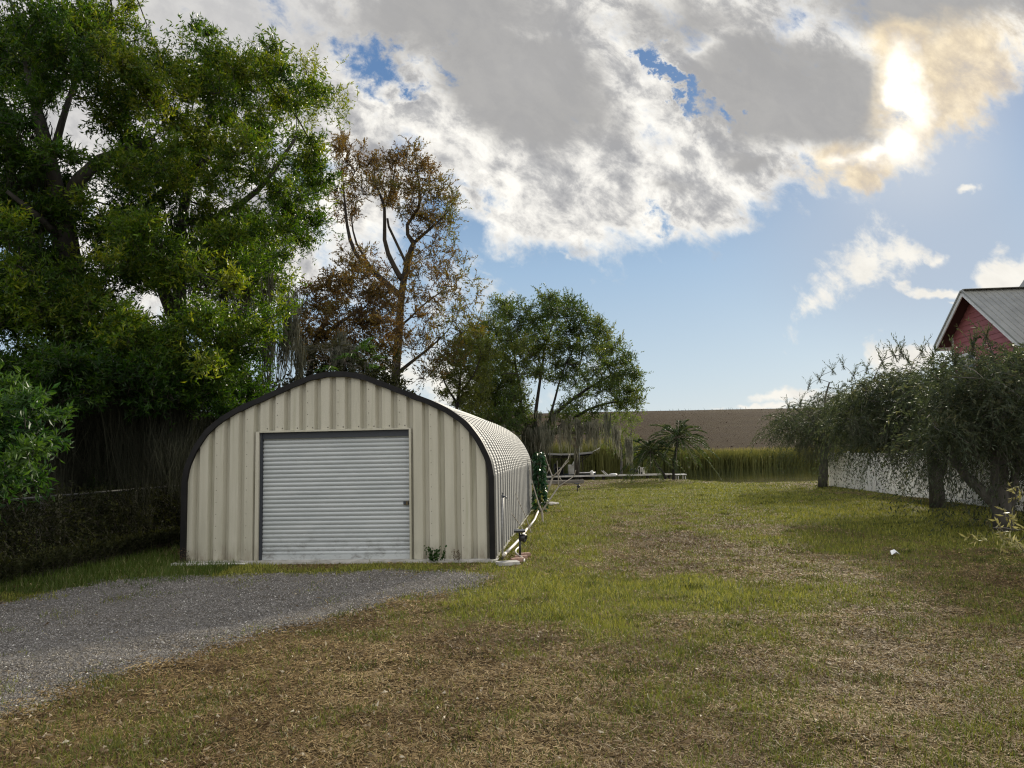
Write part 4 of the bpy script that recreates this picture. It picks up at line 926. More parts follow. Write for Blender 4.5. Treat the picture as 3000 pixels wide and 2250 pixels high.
weeping('weeping_tree', 'leftmost and farthest weeping tree with thin trunk beside the fence end', b,
        [([b, P(2412, 1380, b[1]), P(2418, 1300, b[1]), P(2430, 1220, b[1])], .2, .12), (T([(2418, 1290), (2370, 1220), (2320, 1190)], b[1]), .09, .03), (T([(2430, 1230), (2490, 1160), (2540, 1130)], b[1]), .09, .03), (T([(2428, 1240), (2410, 1170), (2430, 1120)], b[1]), .08, .03)],
        [(2275, 1230), (2330, 1210), (2400, 1170), (2470, 1150), (2560, 1160), (2580, 1250), (2500, 1275), (2440, 1280), (2380, 1290), (2330, 1270), (2270, 1270)], b[1], 16, 110, 20,
        scatter_poly([(2320, 1280), (2440, 1300), (2470, 1340), (2370, 1330)], 22, 10), Lt=.9, top=[(2345, 1180), (2400, 1110), (2440, 1085), (2470, 1070), (2500, 1100), (2370, 1130), (2540, 1080), (2310, 1190)], yjit=1.2)
# low hanging sprays
# ================================================================== RIGHT SIDE: vinyl fence, house, foliage
M_VINYL, _nt, _out = newmat('white_vinyl')
_p = node(_nt, 'ShaderNodeBsdfPrincipled'); setin(_nt, _p, Base_Color=ramp(_nt, tex(_nt, 3, 5, .6, stretch=(1, 1, .4)), [(.3, (.82, .81, .78)), (.7, (.90, .89, .87))]), Roughness=.32)
_t = node(_nt, 'ShaderNodeBsdfTranslucent'); _t.inputs[0].default_value = (.8, .8, .76, 1); _m = node(_nt, 'ShaderNodeMixShader'); _m.inputs[0].default_value = .4
_nt.links.new(_p.outputs[0], _m.inputs[1]); _nt.links.new(_t.outputs[0], _m.inputs[2]); _nt.links.new(_m.outputs[0], _out.inputs[0])
fa = G(2434, 1424); fb = fa - AX * 19
def vinyl():
    r = thing('vinyl_fence', 'white solid panel fence running along the right edge of the lawn', 'fence', tuple(fa), math.atan2(AX[1], AX[0]) + math.pi)
    L = 19.0; n = 8; step = L / n; H = 1.42
    for i in range(n):
        x0, x1 = i * step + .06, (i + 1) * step - .06
        g = Geo(); k = 14; w = (x1 - x0) / k
        for j in range(k): g.box((x0 + w * (j + .5), 0, H / 2 + .02), (w - .006, .022 if j % 2 else .026, H - .12))
        g.build('fence_panel', M_VINYL, r, tone=False)
        Geo().box(((x0 + x1) / 2, 0, H - .02), (x1 - x0, .045, .09)).build('rail', M_VINYL, r, tone=False); Geo().box(((x0 + x1) / 2, 0, .06), (x1 - x0, .045, .1)).build('rail', M_VINYL, r, tone=False)
    for i in range(n + 1):
        g = Geo(); g.box((i * step, 0, H / 2), (.115, .115, H + .06)); g.lathe((i * step, 0, H / 2 + H / 2 + .03), [(.09, 0), (.09, .02), (.001, .07)], 4); g.build('post', M_VINYL, r, tone=False)
vinyl()
M_RED = surf('red_lap_siding', (.30, .10, .11), (.36, .13, .14), .7, nscale=2, stretch=(1, 1, 4))
M_WHT = surf('white_trim_paint', (.62, .62, .62), (.72, .72, .71), .5, nscale=5)
M_ROOF = surf('ribbed_metal_roofing', (.24, .24, .215), (.30, .30, .27), .5, metal=.2, nscale=1.5)
M_SOFF = surf('dark_red_soffit', (.05, .016, .018), rough=.8)
M_PANE = surf('window_glass', (.03, .035, .04), rough=.05)
def house():
    pk = P(2820, 850, 28.0); base = (pk[0], pk[1], 0.0)
    # local frame: x = along the ridge (to the right), y = towards the far eave
    r = thing('red_house', 'red lap-sided house with grey ribbed metal roof and pale trim behind the trees', 'house', base, math.atan2(AR[1], AR[0]))
    zp = pk[2]; k = .76; far = 2.45; near = 5.2; Lr = 14.0; ov = .5
    z = lambda y: zp - k * abs(y)
    for y1, nm in ((far, 1), (-near, -1)):
        g = Geo(); yy = np.array([0.0, y1]); xs = []; of = []
        for i in range(int(Lr / .23)):
            for q, o in ((0, 0), (.19, 0), (.2, .028), (.22, .028)): xs.append(i * .23 + q); of.append(o)
        xs = np.array(xs); of = np.array(of)
        V = np.stack([np.stack([xs, np.full_like(xs, y), np.full_like(xs, z(y)) + of], -1) for y in yy], 0)
        g.grid(V if nm < 0 else V[::-1]); V2 = V.copy(); V2[..., 2] = V2[..., 2] * 0 + np.array([z(y) for y in yy])[:, None] - .05; g.grid(V2, mi=1)
        rf = g.build('roof', [M_ROOF, M_SOFF], r, tone=False)
    g = Geo(); g.bar((0, -.11, zp + .005), (Lr, -.11, zp + .005), .16, .02); g.bar((0, .11, zp + .005), (Lr, .11, zp + .005), .16, .02); g.bar((0, 0, zp + .03), (Lr, 0, zp + .03), .1, .02); g.build('ridge_cap', M_ROOF, r, tone=False)
    for y1 in (far, -near):
        s = 1 if y1 > 0 else -1
        g = Geo(); g.bar((-.02, s * .04, zp - .14), (-.02, y1, z(y1) - .11), .045, .2); g.bar((-.05, s * .03, zp - .02), (-.05, y1, z(y1) + .0), .05, .07, mi=1); g.build('rake_board', [M_WHT, M_ROOF], r, tone=False)
        g = Geo(); g.bar((0, y1 + s * .02, z(y1) - .1), (Lr, y1 + s * .02, z(y1) - .1), .04, .18); g.build('fascia', M_WHT, r, tone=False)
    # gable wall with lap boards
    g = Geo(); e = 2.05; en = 4.9; lap = .21; zb = .3
    zc = zb
    while zc < zp - .25:
        z1 = min(zc + lap, zp - .1)
        def half(zz, s): return max(.02, min(e if s > 0 else en, (zp - .06 - zz) / k - 0))
        ya, yb2 = half(zc, 1), half(z1, 1); na, nb = half(zc, -1), half(z1, -1)
        g.add([(ov - .022, ya, zc), (ov - .022, -na, zc), (ov, -nb, z1), (ov, yb2, z1)], [[0, 3, 2, 1]])
        g.add([(ov - .022, ya, zc), (ov, ya, zc), (ov, -na, zc), (ov - .022, -na, zc)], [[0, 1, 2, 3]])
        zc = z1
    for y in (e, -en):
        V = np.array([[(ov, y, zb), (Lr - .5, y, zb)], [(ov, y, z(y) - .05), (Lr - .5, y, z(y) - .05)]]); g.grid(V)
    g.build('siding', M_RED, r, tone=False)
    g = Geo(); g.box((ov + .03, e - .05, (zb + z(e)) / 2), (.12, .12, z(e) - zb - .06)); g.build('corner_board', M_WHT, r, tone=False)
    g = Geo(); g.box((ov - .02 + .5, 0, zb / 2 - .1), (.9, 6.8, zb + .2)); g.build('foundation', M_CONC, r, tone=False)
    w = Geo(); yw, zw = 1.0, 4.62
    for a, b_, c, d in ((0, .62, 1.3, .11), (0, -.62, 1.3, .11)): w.box((ov - .035, yw + 0, zw + b_), (.05, c, d))
    for q in (-.6, 0, .6): w.box((ov - .035, yw + q, zw), (.048, .09, 1.14))
    f = w.build('window', M_WHT, r, tone=False); Geo().box((ov - .024, yw, zw), (.012, 1.18, 1.2)).build('pane', M_PANE, f, tone=False)
    w = Geo()
    for b_ in (.7, -.7): w.box((ov - .035, -2.6, 3.1 + b_), (.05, 1.5, .11))
    for q in (-.7, 0, .7): w.box((ov - .035, -2.6 + q, 3.1), (.048, .09, 1.3))
    f = w.build('window', M_WHT, r, tone=False); Geo().box((ov - .024, -2.6, 3.1), (.012, 1.4, 1.36)).build('pane', M_PANE, f, tone=False)
    # higher roof of the main block just entering at the right edge
    g = Geo(); V = np.array([[(2.3, -4.6, zp + .05), (2.3, .5, zp + .05)], [(4.2, -4.6, zp + 2.6), (4.2, .5, zp + 2.6)], [(6.1, -4.6, zp + .05), (6.1, .5, zp + .05)]], float); g.grid(V); V2 = V.copy(); V2[..., 2] -= .12; g.grid(V2[::-1])
    g.build('upper_roof', M_ROOF, r, tone=False)
    w = [(2.75, zp - 3.5), (2.75, zp + .5), (4.2, zp + 2.4), (5.65, zp + .5), (5.65, zp - 3.5)]
    g = Geo(); g.add([(x_, y_, z_) for y_ in (-4.3, .2) for x_, z_ in w], [[0, 1, 2, 3, 4]]); g.add([(x_, y_, z_) for y_ in (-4.3, .2) for x_, z_ in w], [[9, 8, 7, 6, 5]]); g.add([(x_, y_, z_) for y_ in (-4.3, .2) for x_, z_ in w], [[0, 5, 6, 1], [3, 8, 9, 4]])
    g.build('upper_wall', M_RED, r, tone=False)
house()
# cream-leaved shrub at the right edge
b = np.array([5.05, 7.3, 0.0]); 
C = [cl(x, y, 7.3 + R.normal() * .15, 34, 34, .12, 4) for x, y in ((2935, 1545), (2965, 1500), (2990, 1560), (2900, 1560), (2980, 1620), (3040, 1500), (3060, 1600), (3000, 1450), (3080, 1420))]
lim = [([b, (5.02, 7.3, .5), P(3000, 1480, 7.3)], .012, .006)]
tree('pale_shrub', 'spindly shrub with cream-green leaves at the right edge of the lawn', 'shrub', b, lim, C, LF_CREAM, BARK_G, TWIG_L, .07, .02, 8, .2, .25, .2, 7, .004, lambda c: .55, .004)
# scrap of paper on the lawn
lp = G(2622, 1627); g = Geo(); V = np.array([[(-.07, -.04, .012), (0, -.05, .06), (.07, -.03, .015)], [(-.06, .02, .07), (.01, .03, .09), (.075, .03, .03)], [(-.05, .07, .01), (0, .08, .03), (.06, .07, .008)]]); g.grid(V)
o = g.build('paper_scrap', surf('crumpled_paper', (.8, .8, .78), rough=.8), tone=False); o.location = (lp[0], lp[1], .0); tag(o, 'crumpled white paper lying on the brown lawn at right', 'litter')
# ================================================================== LEFT FENCE with brambles
M_CHAIN = surf('galvanised_wire', (.06, .06, .055), (.11, .11, .10), .7, metal=.3, nscale=10)
M_POST = surf('mossy_post', (.07, .07, .035), (.12, .115, .07), .9, nscale=8)
def lfence():
    f0 = np.array([-8.05, 8.0, 0.0]); L = 17.0; H = 1.16
    r = thing('chain_link_fence', 'low chain-link fence overgrown with brambles left of the metal shed', 'fence', tuple(f0), math.atan2(AX[1], AX[0]))
    g = Geo(); g.tube([(0, 0, H), (L, 0, H)], .02, 6); g.build('top_rail', M_CHAIN, r, True, tone=False)
    for x in np.arange(.2, L + .1, 2.15): Geo().tube([(x, 0, -.3), (x, 0, H + .03)], .032 if abs(x - 4.5) > .3 else .05, 8).build('post', M_POST, r, True, tone=False)
    g = Geo(); s = .09; n = int((L + H) / s); w = .004
    for sg in (1, -1):
        for i in range(n):
            x0 = i * s - (H if sg > 0 else 0); x1 = x0 + H; a, b_ = (0, H)
            if x0 < 0: a = -x0; x0 = 0
            if x1 > L: b_ = H - (x1 - L); x1 = L
            z0, z1 = (a, b_) if sg > 0 else (H - a, H - b_)
            if x1 <= x0: continue
            g.add([(x0, -w / 2, z0), (x0, w / 2, z0), (x1, w / 2, z1), (x1, -w / 2, z1)], [[0, 1, 2, 3]]); g.add([(x0 - w / 2, 0, z0), (x0 + w / 2, 0, z0), (x1 + w / 2, 0, z1), (x1 - w / 2, 0, z1)], [[0, 1, 2, 3]])
    g.build('wire_mesh', M_CHAIN, r, tone=False)
    # brambles over it
    g = Geo(); n = 9000; t = L * R.random(n); dens = fbm(t * .5, t * 0 + 2, 111)
    z = 1.45 * R.random(n) ** .9 * (.55 + .85 * dens) ; off = R.normal(size=n) * .22
    p = f0 + AX * t[:, None] + AR * off[:, None] + np.array([0, 0, 1.0]) * z[:, None]
    twigs(g, p, unit(rdir(n) + np.array([0, 0, .35])), .34, .3, 8, .055, .03, np.clip(.35 + .3 * dens + R.normal(size=n) * .2, 0, 1), tw=.006)
    n = 500; t = 2 + 5.5 * R.random(n); p = f0 + AX * t[:, None] + AR * (.3 + .35 * R.random(n))[:, None]
    twigs(g, p, unit(rdir(n) * .4 + np.array([.1, 0, 1])), .5, .3, 9, .07, .03, np.clip(.75 + R.normal(size=n) * .2, 0, 1), tw=.006)
    o = g.build('bramble', [LF_FENCE, TWIG_D]); tag(o, 'tangle of dark brambles smothering the chain-link fence', 'brambles', kind='stuff')
lfence()
# ================================================================== PALMS
def frond(g, p0, d, L, droop, nl, ll, tone, up=.35):
    t = np.linspace(0, 1, 9); d = np.array(d) / np.linalg.norm(d)
    pts = p0 + d * L * t[:, None] - np.array([0, 0, 1.0]) * L * droop * (t ** 2)[:, None]
    g.tube(pts, np.linspace(.014, .004, 9), 4, tone=.9, mi=1, cap=False)
    tt = np.linspace(.1, 1, nl); q = np.stack([np.interp(tt, t, pts[:, i]) for i in range(3)], -1)
    tg = unit(d - np.array([0, 0, 1.0]) * 2 * droop * tt[:, None]); sd = unit(np.cross(tg, [0, 0, 1.0]))
    for s in (1, -1):
        dd = unit(tg * .95 + sd * s * .6 + np.array([0, 0, up]) * R.random((nl, 1)) - np.array([0, 0, .2]))
        leaves(g, q, dd, ll * np.sin(np.clip(tt, .08, .97) * math.pi) ** .5 * (.8 + .3 * R.random(nl)), .034, np.clip(tone + R.normal(size=nl) * .12, 0, 1), 0, .25)
def date_palm(label, trunk, nfr, L, seed):
    b = np.array(trunk[0]); r = thing('date_palm', label, 'palm tree', tuple(b), 0, 'small date palms by the dock')
    tr = np.array(trunk); k = 14; t = np.linspace(0, 1, k); tt = np.linspace(0, 1, len(tr)); pts = np.stack([np.interp(t, tt, tr[:, i]) for i in range(3)], -1)
    rr = .075 + .02 * (np.arange(k) % 2) - .012 * t; rr[0] = .11
    Geo().tube(pts, rr, 9).build('trunk', BARK_D, r, False, origin=b, tone=False)
    g = Geo(); top = pts[-1]
    for i in range(nfr):
        a = i * 2.399 + seed; el = 1.25 - 1.75 * (i / nfr); dv = (math.cos(a) * math.cos(el), math.sin(a) * math.cos(el), math.sin(el))
        frond(g, top + np.array([0, 0, .05]), dv, L * (.8 + .35 * random.random()), .4 + .3 * random.random(), 40, .40, .25 + .5 * random.random())
    g.build('fronds', [LF_PALM, TWIG_L], r, origin=b)
Yp = 41.0
date_palm('taller date palm with a straight trunk at the end of the dock', [P(1974, 1405, Yp), P(1972, 1370, Yp), P(1980, 1325, Yp), P(1986, 1288, Yp)], 44, 2.2, .3)
date_palm('shorter date palm with a leaning trunk left of the taller one', [P(1952, 1402, Yp), P(1938, 1380, Yp), P(1918, 1352, Yp), P(1905, 1330, Yp)], 36, 1.75, 1.1)
def fan_palm():
    Y = 24.0; b = P(1000, 1300, Y); b[2] = 0; top = P(1000, 1062, Y)
    r = thing('fan_palm', 'fan palm with grey dead fronds peeking over the shed roof', 'palm tree', tuple(b))
    Geo().tube([b, (b + top) / 2, top], [.2, .17, .15], 10).build('trunk', BARK_B, r, True, origin=b, tone=False)
    g = Geo()
    for i in range(26):
        a = i * 2.399; el = 1.0 - 1.5 * i / 26; d = np.array([math.cos(a) * math.cos(el), math.sin(a) * math.cos(el), math.sin(el)]); L = 1.0 + .3 * random.random()
        t = np.linspace(0, 1, 6)[:, None]; pts = top + d * L * t - np.array([0, 0, .35]) * t * t; g.tube(pts, .014, 4, tone=.6, mi=1, cap=False)
        end = pts[-1]; green_ = .85 if (i % 5 == 0 or d[0] > .72) else .3; n = 26
        sd = unit(np.cross(d, [0, 0, 1.0])); an = np.linspace(-1.25, 1.25, n)[:, None]
        dd = unit(d * np.cos(an) + sd * np.sin(an) - np.array([0, 0, .55])); leaves(g, np.repeat(end[None], n, 0), dd, .62, .045, np.clip(green_ + R.normal(size=n) * .1, 0, 1), 0, .3)
    g.build('fronds', [LF_FAN, TWIG_L], r, origin=b)
    mg = Geo(); moss(mg, [top + R.normal(size=3) * .35 + np.array([.1, -.3, .5]) for _ in range(8)], .8, 40, .1, w=.024, tone=.6); mg.build('hanging_moss', MOSS, r, origin=b)
fan_palm()
# ================================================================== FRANGIPANIS, sticks, ivy
M_FRANG = surf('pale_grey_stem', (.26, .23, .19), (.38, .34, .28), .8, nscale=15, bstr=.3)
def frangi(label, Y, chains, name='frangipani', cat='shrub', group='bare frangipanis'):
    b = P(*chains[0][0][0], Y); b[2] = 0
    g = Geo()
    for pts, r0, r1 in chains:
        q = np.array([P(x, y, Y + .12 * math.sin(i * 2.1 + x)) for i, (x, y) in enumerate(pts)]); q[0] = P(*pts[0], Y)
        if pts is chains[0][0]: q[0] = b
        t = np.linspace(0, len(q) - 1, len(q) * 5); q2 = np.stack([np.interp(t, np.arange(len(q)), q[:, i]) for i in range(3)], -1)
        q2[1:-1] = (q2[:-2] + 2 * q2[1:-1] + q2[2:]) / 4
        g.tube(q2, .75 * np.linspace(r0, r1, len(q2)) * (1 + .06 * np.sin(np.arange(len(q2)) * 1.7)), 8)
    o = g.build(name, M_FRANG, None, True, origin=b, tone=False); return tag(o, label, cat, group)
frangi('bare frangipani with forked pale stems nearest the vine at the shed corner', 18.3, [([(1590, 1527), (1588, 1500), (1580, 1482)], .035, .03), ([(1580, 1482), (1570, 1450), (1556, 1400), (1551, 1375)], .022, .012), ([(1590, 1495), (1612, 1462), (1637, 1425)], .03, .022), ([(1637, 1425), (1660, 1410), (1682, 1395), (1687, 1378)], .02, .012), ([(1637, 1425), (1635, 1395), (1633, 1372)], .016, .011), ([(1635, 1395), (1650, 1362), (1665, 1345), (1668, 1330)], .016, .01)])
frangi('farther bare frangipani with a thick pale trunk and upswept branches', 22.0, [([(1596, 1468), (1598, 1452)], .045, .045), ([(1598, 1455), (1610, 1425), (1619, 1398)], .045, .035), ([(1619, 1398), (1608, 1370), (1600, 1345), (1596, 1330)], .026, .013), ([(1619, 1398), (1636, 1380), (1655, 1362), (1666, 1350)], .028, .014), ([(1655, 1362), (1658, 1350)], .016, .012), ([(1596, 1460), (1594, 1400), (1585, 1378), (1582, 1350)], .022, .012), ([(1594, 1402), (1606, 1380), (1608, 1360)], .018, .012), ([(1585, 1378), (1566, 1362), (1553, 1342)], .018, .011), ([(1636, 1395), (1633, 1376), (1632, 1350)], .016, .01), ([(1632, 1382), (1638, 1398), (1648, 1410)], .016, .012)])
frangi('longer thin bare stick leaning to the left beside the shed wall', 16.0, [([(1556, 1548), (1540, 1512), (1520, 1470), (1508, 1440)], .016, .008)], 'stick', 'stick', 'bare sticks by the shed wall')
frangi('shorter thin bare stick leaning to the left nearest the pipe', 15.6, [([(1540, 1556), (1520, 1532), (1503, 1510), (1493, 1496)], .016, .008)], 'stick', 'stick', 'bare sticks by the shed wall')
b = shp(2.78, 9.6, 0); g = Geo(); n = 420; hz = 1.75 * R.random(n) ** .8; rad_ = .12 * (1 - hz / 2.6) + .03
a = R.random(n) * 6.28; p = b + np.stack([np.cos(a) * rad_, np.sin(a) * rad_, hz], -1)
leaves(g, p, unit(np.stack([np.cos(a), np.sin(a), -.9 * np.ones(n)], -1) + rdir(n) * .4), .12 + .08 * R.random(n), .085, np.clip(.5 + R.normal(size=n) * .25, 0, 1), 0, .2)
g.tube([b, b + np.array([-.05, 0, .9]), b + np.array([-.1, .05, 1.75])], .03, 6, mi=1)
tag(g.build('climbing_vine', [LF_IVY, TWIG_D], origin=b), 'glossy dark green climbing vine at the rear corner of the shed', 'vine')
# ================================================================== DOCK SIDE
M_WOOD = surf('weathered_wood', (.13, .115, .095), (.24, .22, .19), .9, nscale=3, stretch=(1, 8, 8), bstr=.3)
M_DWOOD = surf('dark_piling', (.025, .02, .015), (.05, .042, .03), .9, nscale=6)
M_RBRN = surf('rusty_brown_paint', (.07, .03, .02), (.11, .05, .03), .7, nscale=8)
M_TARP = surf('dark_tarp', (.008, .009, .014), (.016, .017, .02), .8, nscale=2, spec=.1)
M_WHT2 = surf('chalky_white_plastic', (.62, .6, .55), (.78, .77, .74), .5, nscale=4)
M_HULL = surf('dark_hull_paint', (.015, .02, .025), (.03, .036, .04), .35, nscale=2)
Yd = 45.0
def D(px, py): return P(px, py, Yd)
def dock():
    a = D(1560, 1391); b = D(1976, 1391); z = .25
    r = thing('dock', 'long low dock with a pale edge at the near shore of the pond', 'dock', (a[0], Yd, 0))
    L = b[0] - a[0]
    g = Geo()
    for i in range(int(L / .145)): g.box((.07 + i * .145, .7, z - .02), (.138, 1.5, .04))
    g.build('deck', M_WOOD, r, tone=False)
    Geo().box((L / 2, -.075, z - .01), (L, .05, .1)).build('pale_edge', M_WHT2, r, tone=False)
    for x in np.linspace(.3, L - .3, 7): Geo().tube([(x, .05, -1.6), (x, .05, z - .05)], .09, 8).build('piling', M_DWOOD, r, True, tone=False)
    g = Geo(); g.box((L + .28, -.35, z - .03), (.6, .8, .05)); 
    for sx in (.08, .5):
        for sy in (-.68, -.05): g.box((L + sx, sy, (z - .55) / 2 - .1), (.05, .05, z + .55))
    g.build('end_step', M_WHT2, r, tone=False)
dock()
def boat():
    b0 = D(1610, 1392); r = thing('pontoon_boat', 'dark boat under a flat dark canopy moored at the dock', 'boat', (b0[0], Yd + 1.7, -.35))
    L = 2.9; t = np.linspace(0, 1, 12); w = .95 * np.minimum(1, (1.02 - t) * 2.6) ** .5
    V = []
    for zz, k in ((-.05, .55), (.25, .9), (.62, 1.0), (.66, .94), (.45, .85)):
        ring = [(L * a * (1.0 if zz < .3 else 1.03), s * ww * k, zz + .12 * a * a * (zz > .2)) for s, idx in ((1, range(12)), (-1, range(11, -1, -1))) for a, ww in [(t[i], w[i]) for i in idx]]
        V.append(ring + [ring[0]])
    g = Geo().grid(np.array(V)); V0 = np.array(V); n = V0.shape[1]; g.add(V0[-1][:-1], [list(range(n - 1))]); g.build('hull', M_HULL, r, True, tone=False)
    g = Geo(); V = []
    for x, zt in ((-.1, 2.02), (.8, 1.97), (1.6, 1.97), (2.4, 2.02), (2.75, 2.06)): V.append([(x, y, zt - .08 * abs(y) ** 2 - .0) for y in (-1.15, -.6, 0, .6, 1.15)])
    V = np.array(V); g.grid(V); V2 = V.copy(); V2[..., 2] -= .09; V2[-1, :, 2] += .07; g.grid(V2[:, ::-1]); g.build('canopy', M_TARP, r, tone=False)
    for y in (-1.05, 1.05):
        g = Geo(); g.bar((.1, y, .6), (.1, y, 1.9), .05); g.bar((.9, y, .6), (.9, y, 1.9), .05); g.bar((2.1, y, .7), (2.1, y, 1.9), .05); g.bar((1.7, y, 1.25), (2.6, y, 1.9), .05); g.bar((0, y, 1.72), (2.2, y, 1.72), .05); g.bar((.1, y, .62), (.8, y, 1.75), .035)
        g.build('canopy_frame', M_DWOOD, r, tone=False)
    Geo().tube([(2.7, -.6, 2.0), (3.25, -.6, 2.28)], .02, 6).build('rod', M_WHT2, r, True, tone=False)
    g = Geo(); g.box((.7, 0, .85), (.5, 1.1, .5)); g.box((.45, 0, 1.15), (.12, 1.1, .35)); g.build('seat', M_TARP, r, tone=False)
    g = Geo(); g.box((1.5, .3, .95), (.4, .5, .6)); g.box((1.62, .3, 1.3), (.05, .5, .3), ry=.4); g.build('console', M_WHT2, r, tone=False)
boat()
def lift():
    b = D(1690, 1392); r = thing('boat_lift_post', 'dark wooden boat lift post with a rusty brown box on top', 'post', (b[0], Yd + .05, 0))
    Geo().tube([(0, 0, -1.2), (0, 0, 1.2), (0, 0, 2.45)], [.15, .14, .135], 10).build('piling', M_DWOOD, r, True, tone=False)
    g = Geo(); v = [(-.28, 0, 2.55), (.26, 0, 2.55), (.26, 0, 2.15), (.13, 0, 1.95), (-.1, 0, 1.95), (-.28, 0, 2.2)]; a = [(x, -.18, z) for x, y, z in v]; c = [(x, .18, z) for x, y, z in v]
    g.add(a + c, [[0, 5, 4, 3, 2, 1], [6, 7, 8, 9, 10, 11]]); g.add(a + c, [[i, (i + 1) % 6, (i + 1) % 6 + 6, i + 6] for i in range(6)]); g.build('motor_box', M_RBRN, r, tone=False)
    Geo().box((0, 0, 2.585), (.66, .5, .05)).build('cap_board', M_WOOD, r, tone=False)
    g = Geo(); g.tube([(.19, -.05, 2.3), (.19, -.05, .4)], .025, 6); g.build('conduit', M_PIPE, r, True, tone=False)
lift()
# small boat with pale rim
b = D(1692, 1390); r = thing('rowing_boat', 'small dark rowing boat with a white rim tied beside the lift post', 'boat', (b[0] + .1, Yd + .55, .1), 0)
t = np.linspace(0, 1, 10); V = []
for zz, k in ((0, .5), (.22, .9), (.32, 1)): V.append([(.85 * a, -.3 * k * math.sin(math.pi * min(.5 + a * .5, 1)) , zz) for a in t] + [(.85 * a, .3 * k * math.sin(math.pi * min(.5 + a * .5, 1)), zz) for a in t[::-1]] + [(0, -.3 * k, zz)])
Geo().grid(np.array(V)).build('hull', M_HULL, r, True, tone=False)
Geo().tube(np.array(V[-1]), .03, 6).build('rim', M_WHT2, r, True, tone=False)
Geo().lathe((.82, 0, .1), [(.001, 0), (.1, .02), (.13, .15), (.11, .3), (.001, .36)], 12).build('bow_fender', M_WHT2, r, True, tone=False)
for (x0, x1, lb) in ((1762, 1776, 'left board of the two white boards leaning at the dock edge'), (1767, 1781, 'right board of the two white boards leaning at the dock edge')):
    a, c = D(x0, 1379), D(x1, 1391); o = Geo().bar(a, c, .09, .045).build('white_board', M_WHT2, origin=(a + c) / 2, tone=False); tag(o, lb, 'board', 'white boards by the dock')
b = D(1797, 1391); g = Geo(); g.lathe((0, 0, 0), [(.26, -.03), (.25, .03), (.2, .07), (.1, .09), (.001, .095)], 16); o = g.build('upturned_tub', M_WHT2, smooth=True, tone=False); o.location = (b[0], Yd + .15, .265); tag(o, 'shallow white tub upside down on the dock edge', 'tub')
b = D(1877, 1391); r = thing('dock_ladder', 'white tube ladder rail with a rounded top on the dock', 'ladder', (b[0], Yd + .05, .25))
for dx, hh in ((0, .52), (.14, .42)):
    tt = np.linspace(0, math.pi, 9); pts = [(dx - .13, 0, -.1), (dx - .13, 0, hh - .1)] + [(dx - .065 * (1 + math.cos(a)) , 0, hh - .1 + .08 * math.sin(a)) for a in tt[1:-1]] + [(dx, 0, hh - .1), (dx, 0, -.1)]
    Geo().tube(pts, .022, 6).build('rail', M_WHT2, r, True, tone=False)
g = Geo(); g.lathe((0, 0, 0), [(.11, 0), (.14, .36), (.15, .36), (.15, .39), (.13, .39), (.1, .03)], 14); o = g.build('bucket', M_WHT2, smooth=True, tone=False); b = D(1884, 1391); o.location = (b[0] + .05, Yd + .28, .27); tag(o, 'white bucket standing behind the ladder rail on the dock', 'bucket')
b = D(1860, 1388); r = thing('outboard_motor', 'dark outboard motor lying beside the white ladder rail', 'motor', (b[0], Yd + .1, .27))
g = Geo(); g.lathe((-.3, 0, .2), [(.001, 0), (.1, .02), (.14, .12), (.14, .3), (.1, .4), (.001, .42)], 12, axis=(1, 0, .12)); g.build('cowl', M_PLAST, r, True, tone=False)
g = Geo(); g.bar((.1, 0, .2), (.42, .02, .06), .1, .07); g.box((.42, 0, .05), (.1, .03, .16)); g.build('shaft', M_PLAST, r, tone=False)
a = G(1572, 1421); c = G(1718, 1421); o = Geo().box((0, 0, .13), (c[0] - a[0], .35, .17)); L = c[0] - a[0]
for x in (-L * .45, 0, L * .32): o.box((x, 0, .02), (.14, .3, .1))
o = o.build('timber', M_WOOD, tone=False); o.location = ((a[0] + c[0]) / 2, a[1] + .2, 0); tag(o, 'long grey timber beam lying on short blocks at the lawn end', 'timber')
# stones at the shed's rear corner
M_STONE = surf('pale_edging_stone', (.35, .33, .29), (.55, .52, .47), .9, nscale=10, bstr=.4)
for i, (px, py, s, lb) in enumerate(((1590, 1478, .16, 'left stone of the pale edging beside the climbing vine'), (1612, 1479, .2, 'middle stone of the pale edging beside the climbing vine'), (1628, 1477, .12, 'right stone of the pale edging beside the climbing vine'))):
    b = G(px, py); g = Geo(); u = rdir(1); pr = [(.001, -.03), (.9, -.02), (1, .25), (.8, .5), (.4, .6), (.001, .62)]; g.lathe((0, 0, 0), [(r_ * s, z_ * s) for r_, z_ in pr], 8)
    o = g.build('edging_stone', M_STONE, tone=False); o.scale = (1.2, .8, .8); o.location = (b[0], b[1], 0); tag(o, lb, 'stone', 'edging stones by the vine')
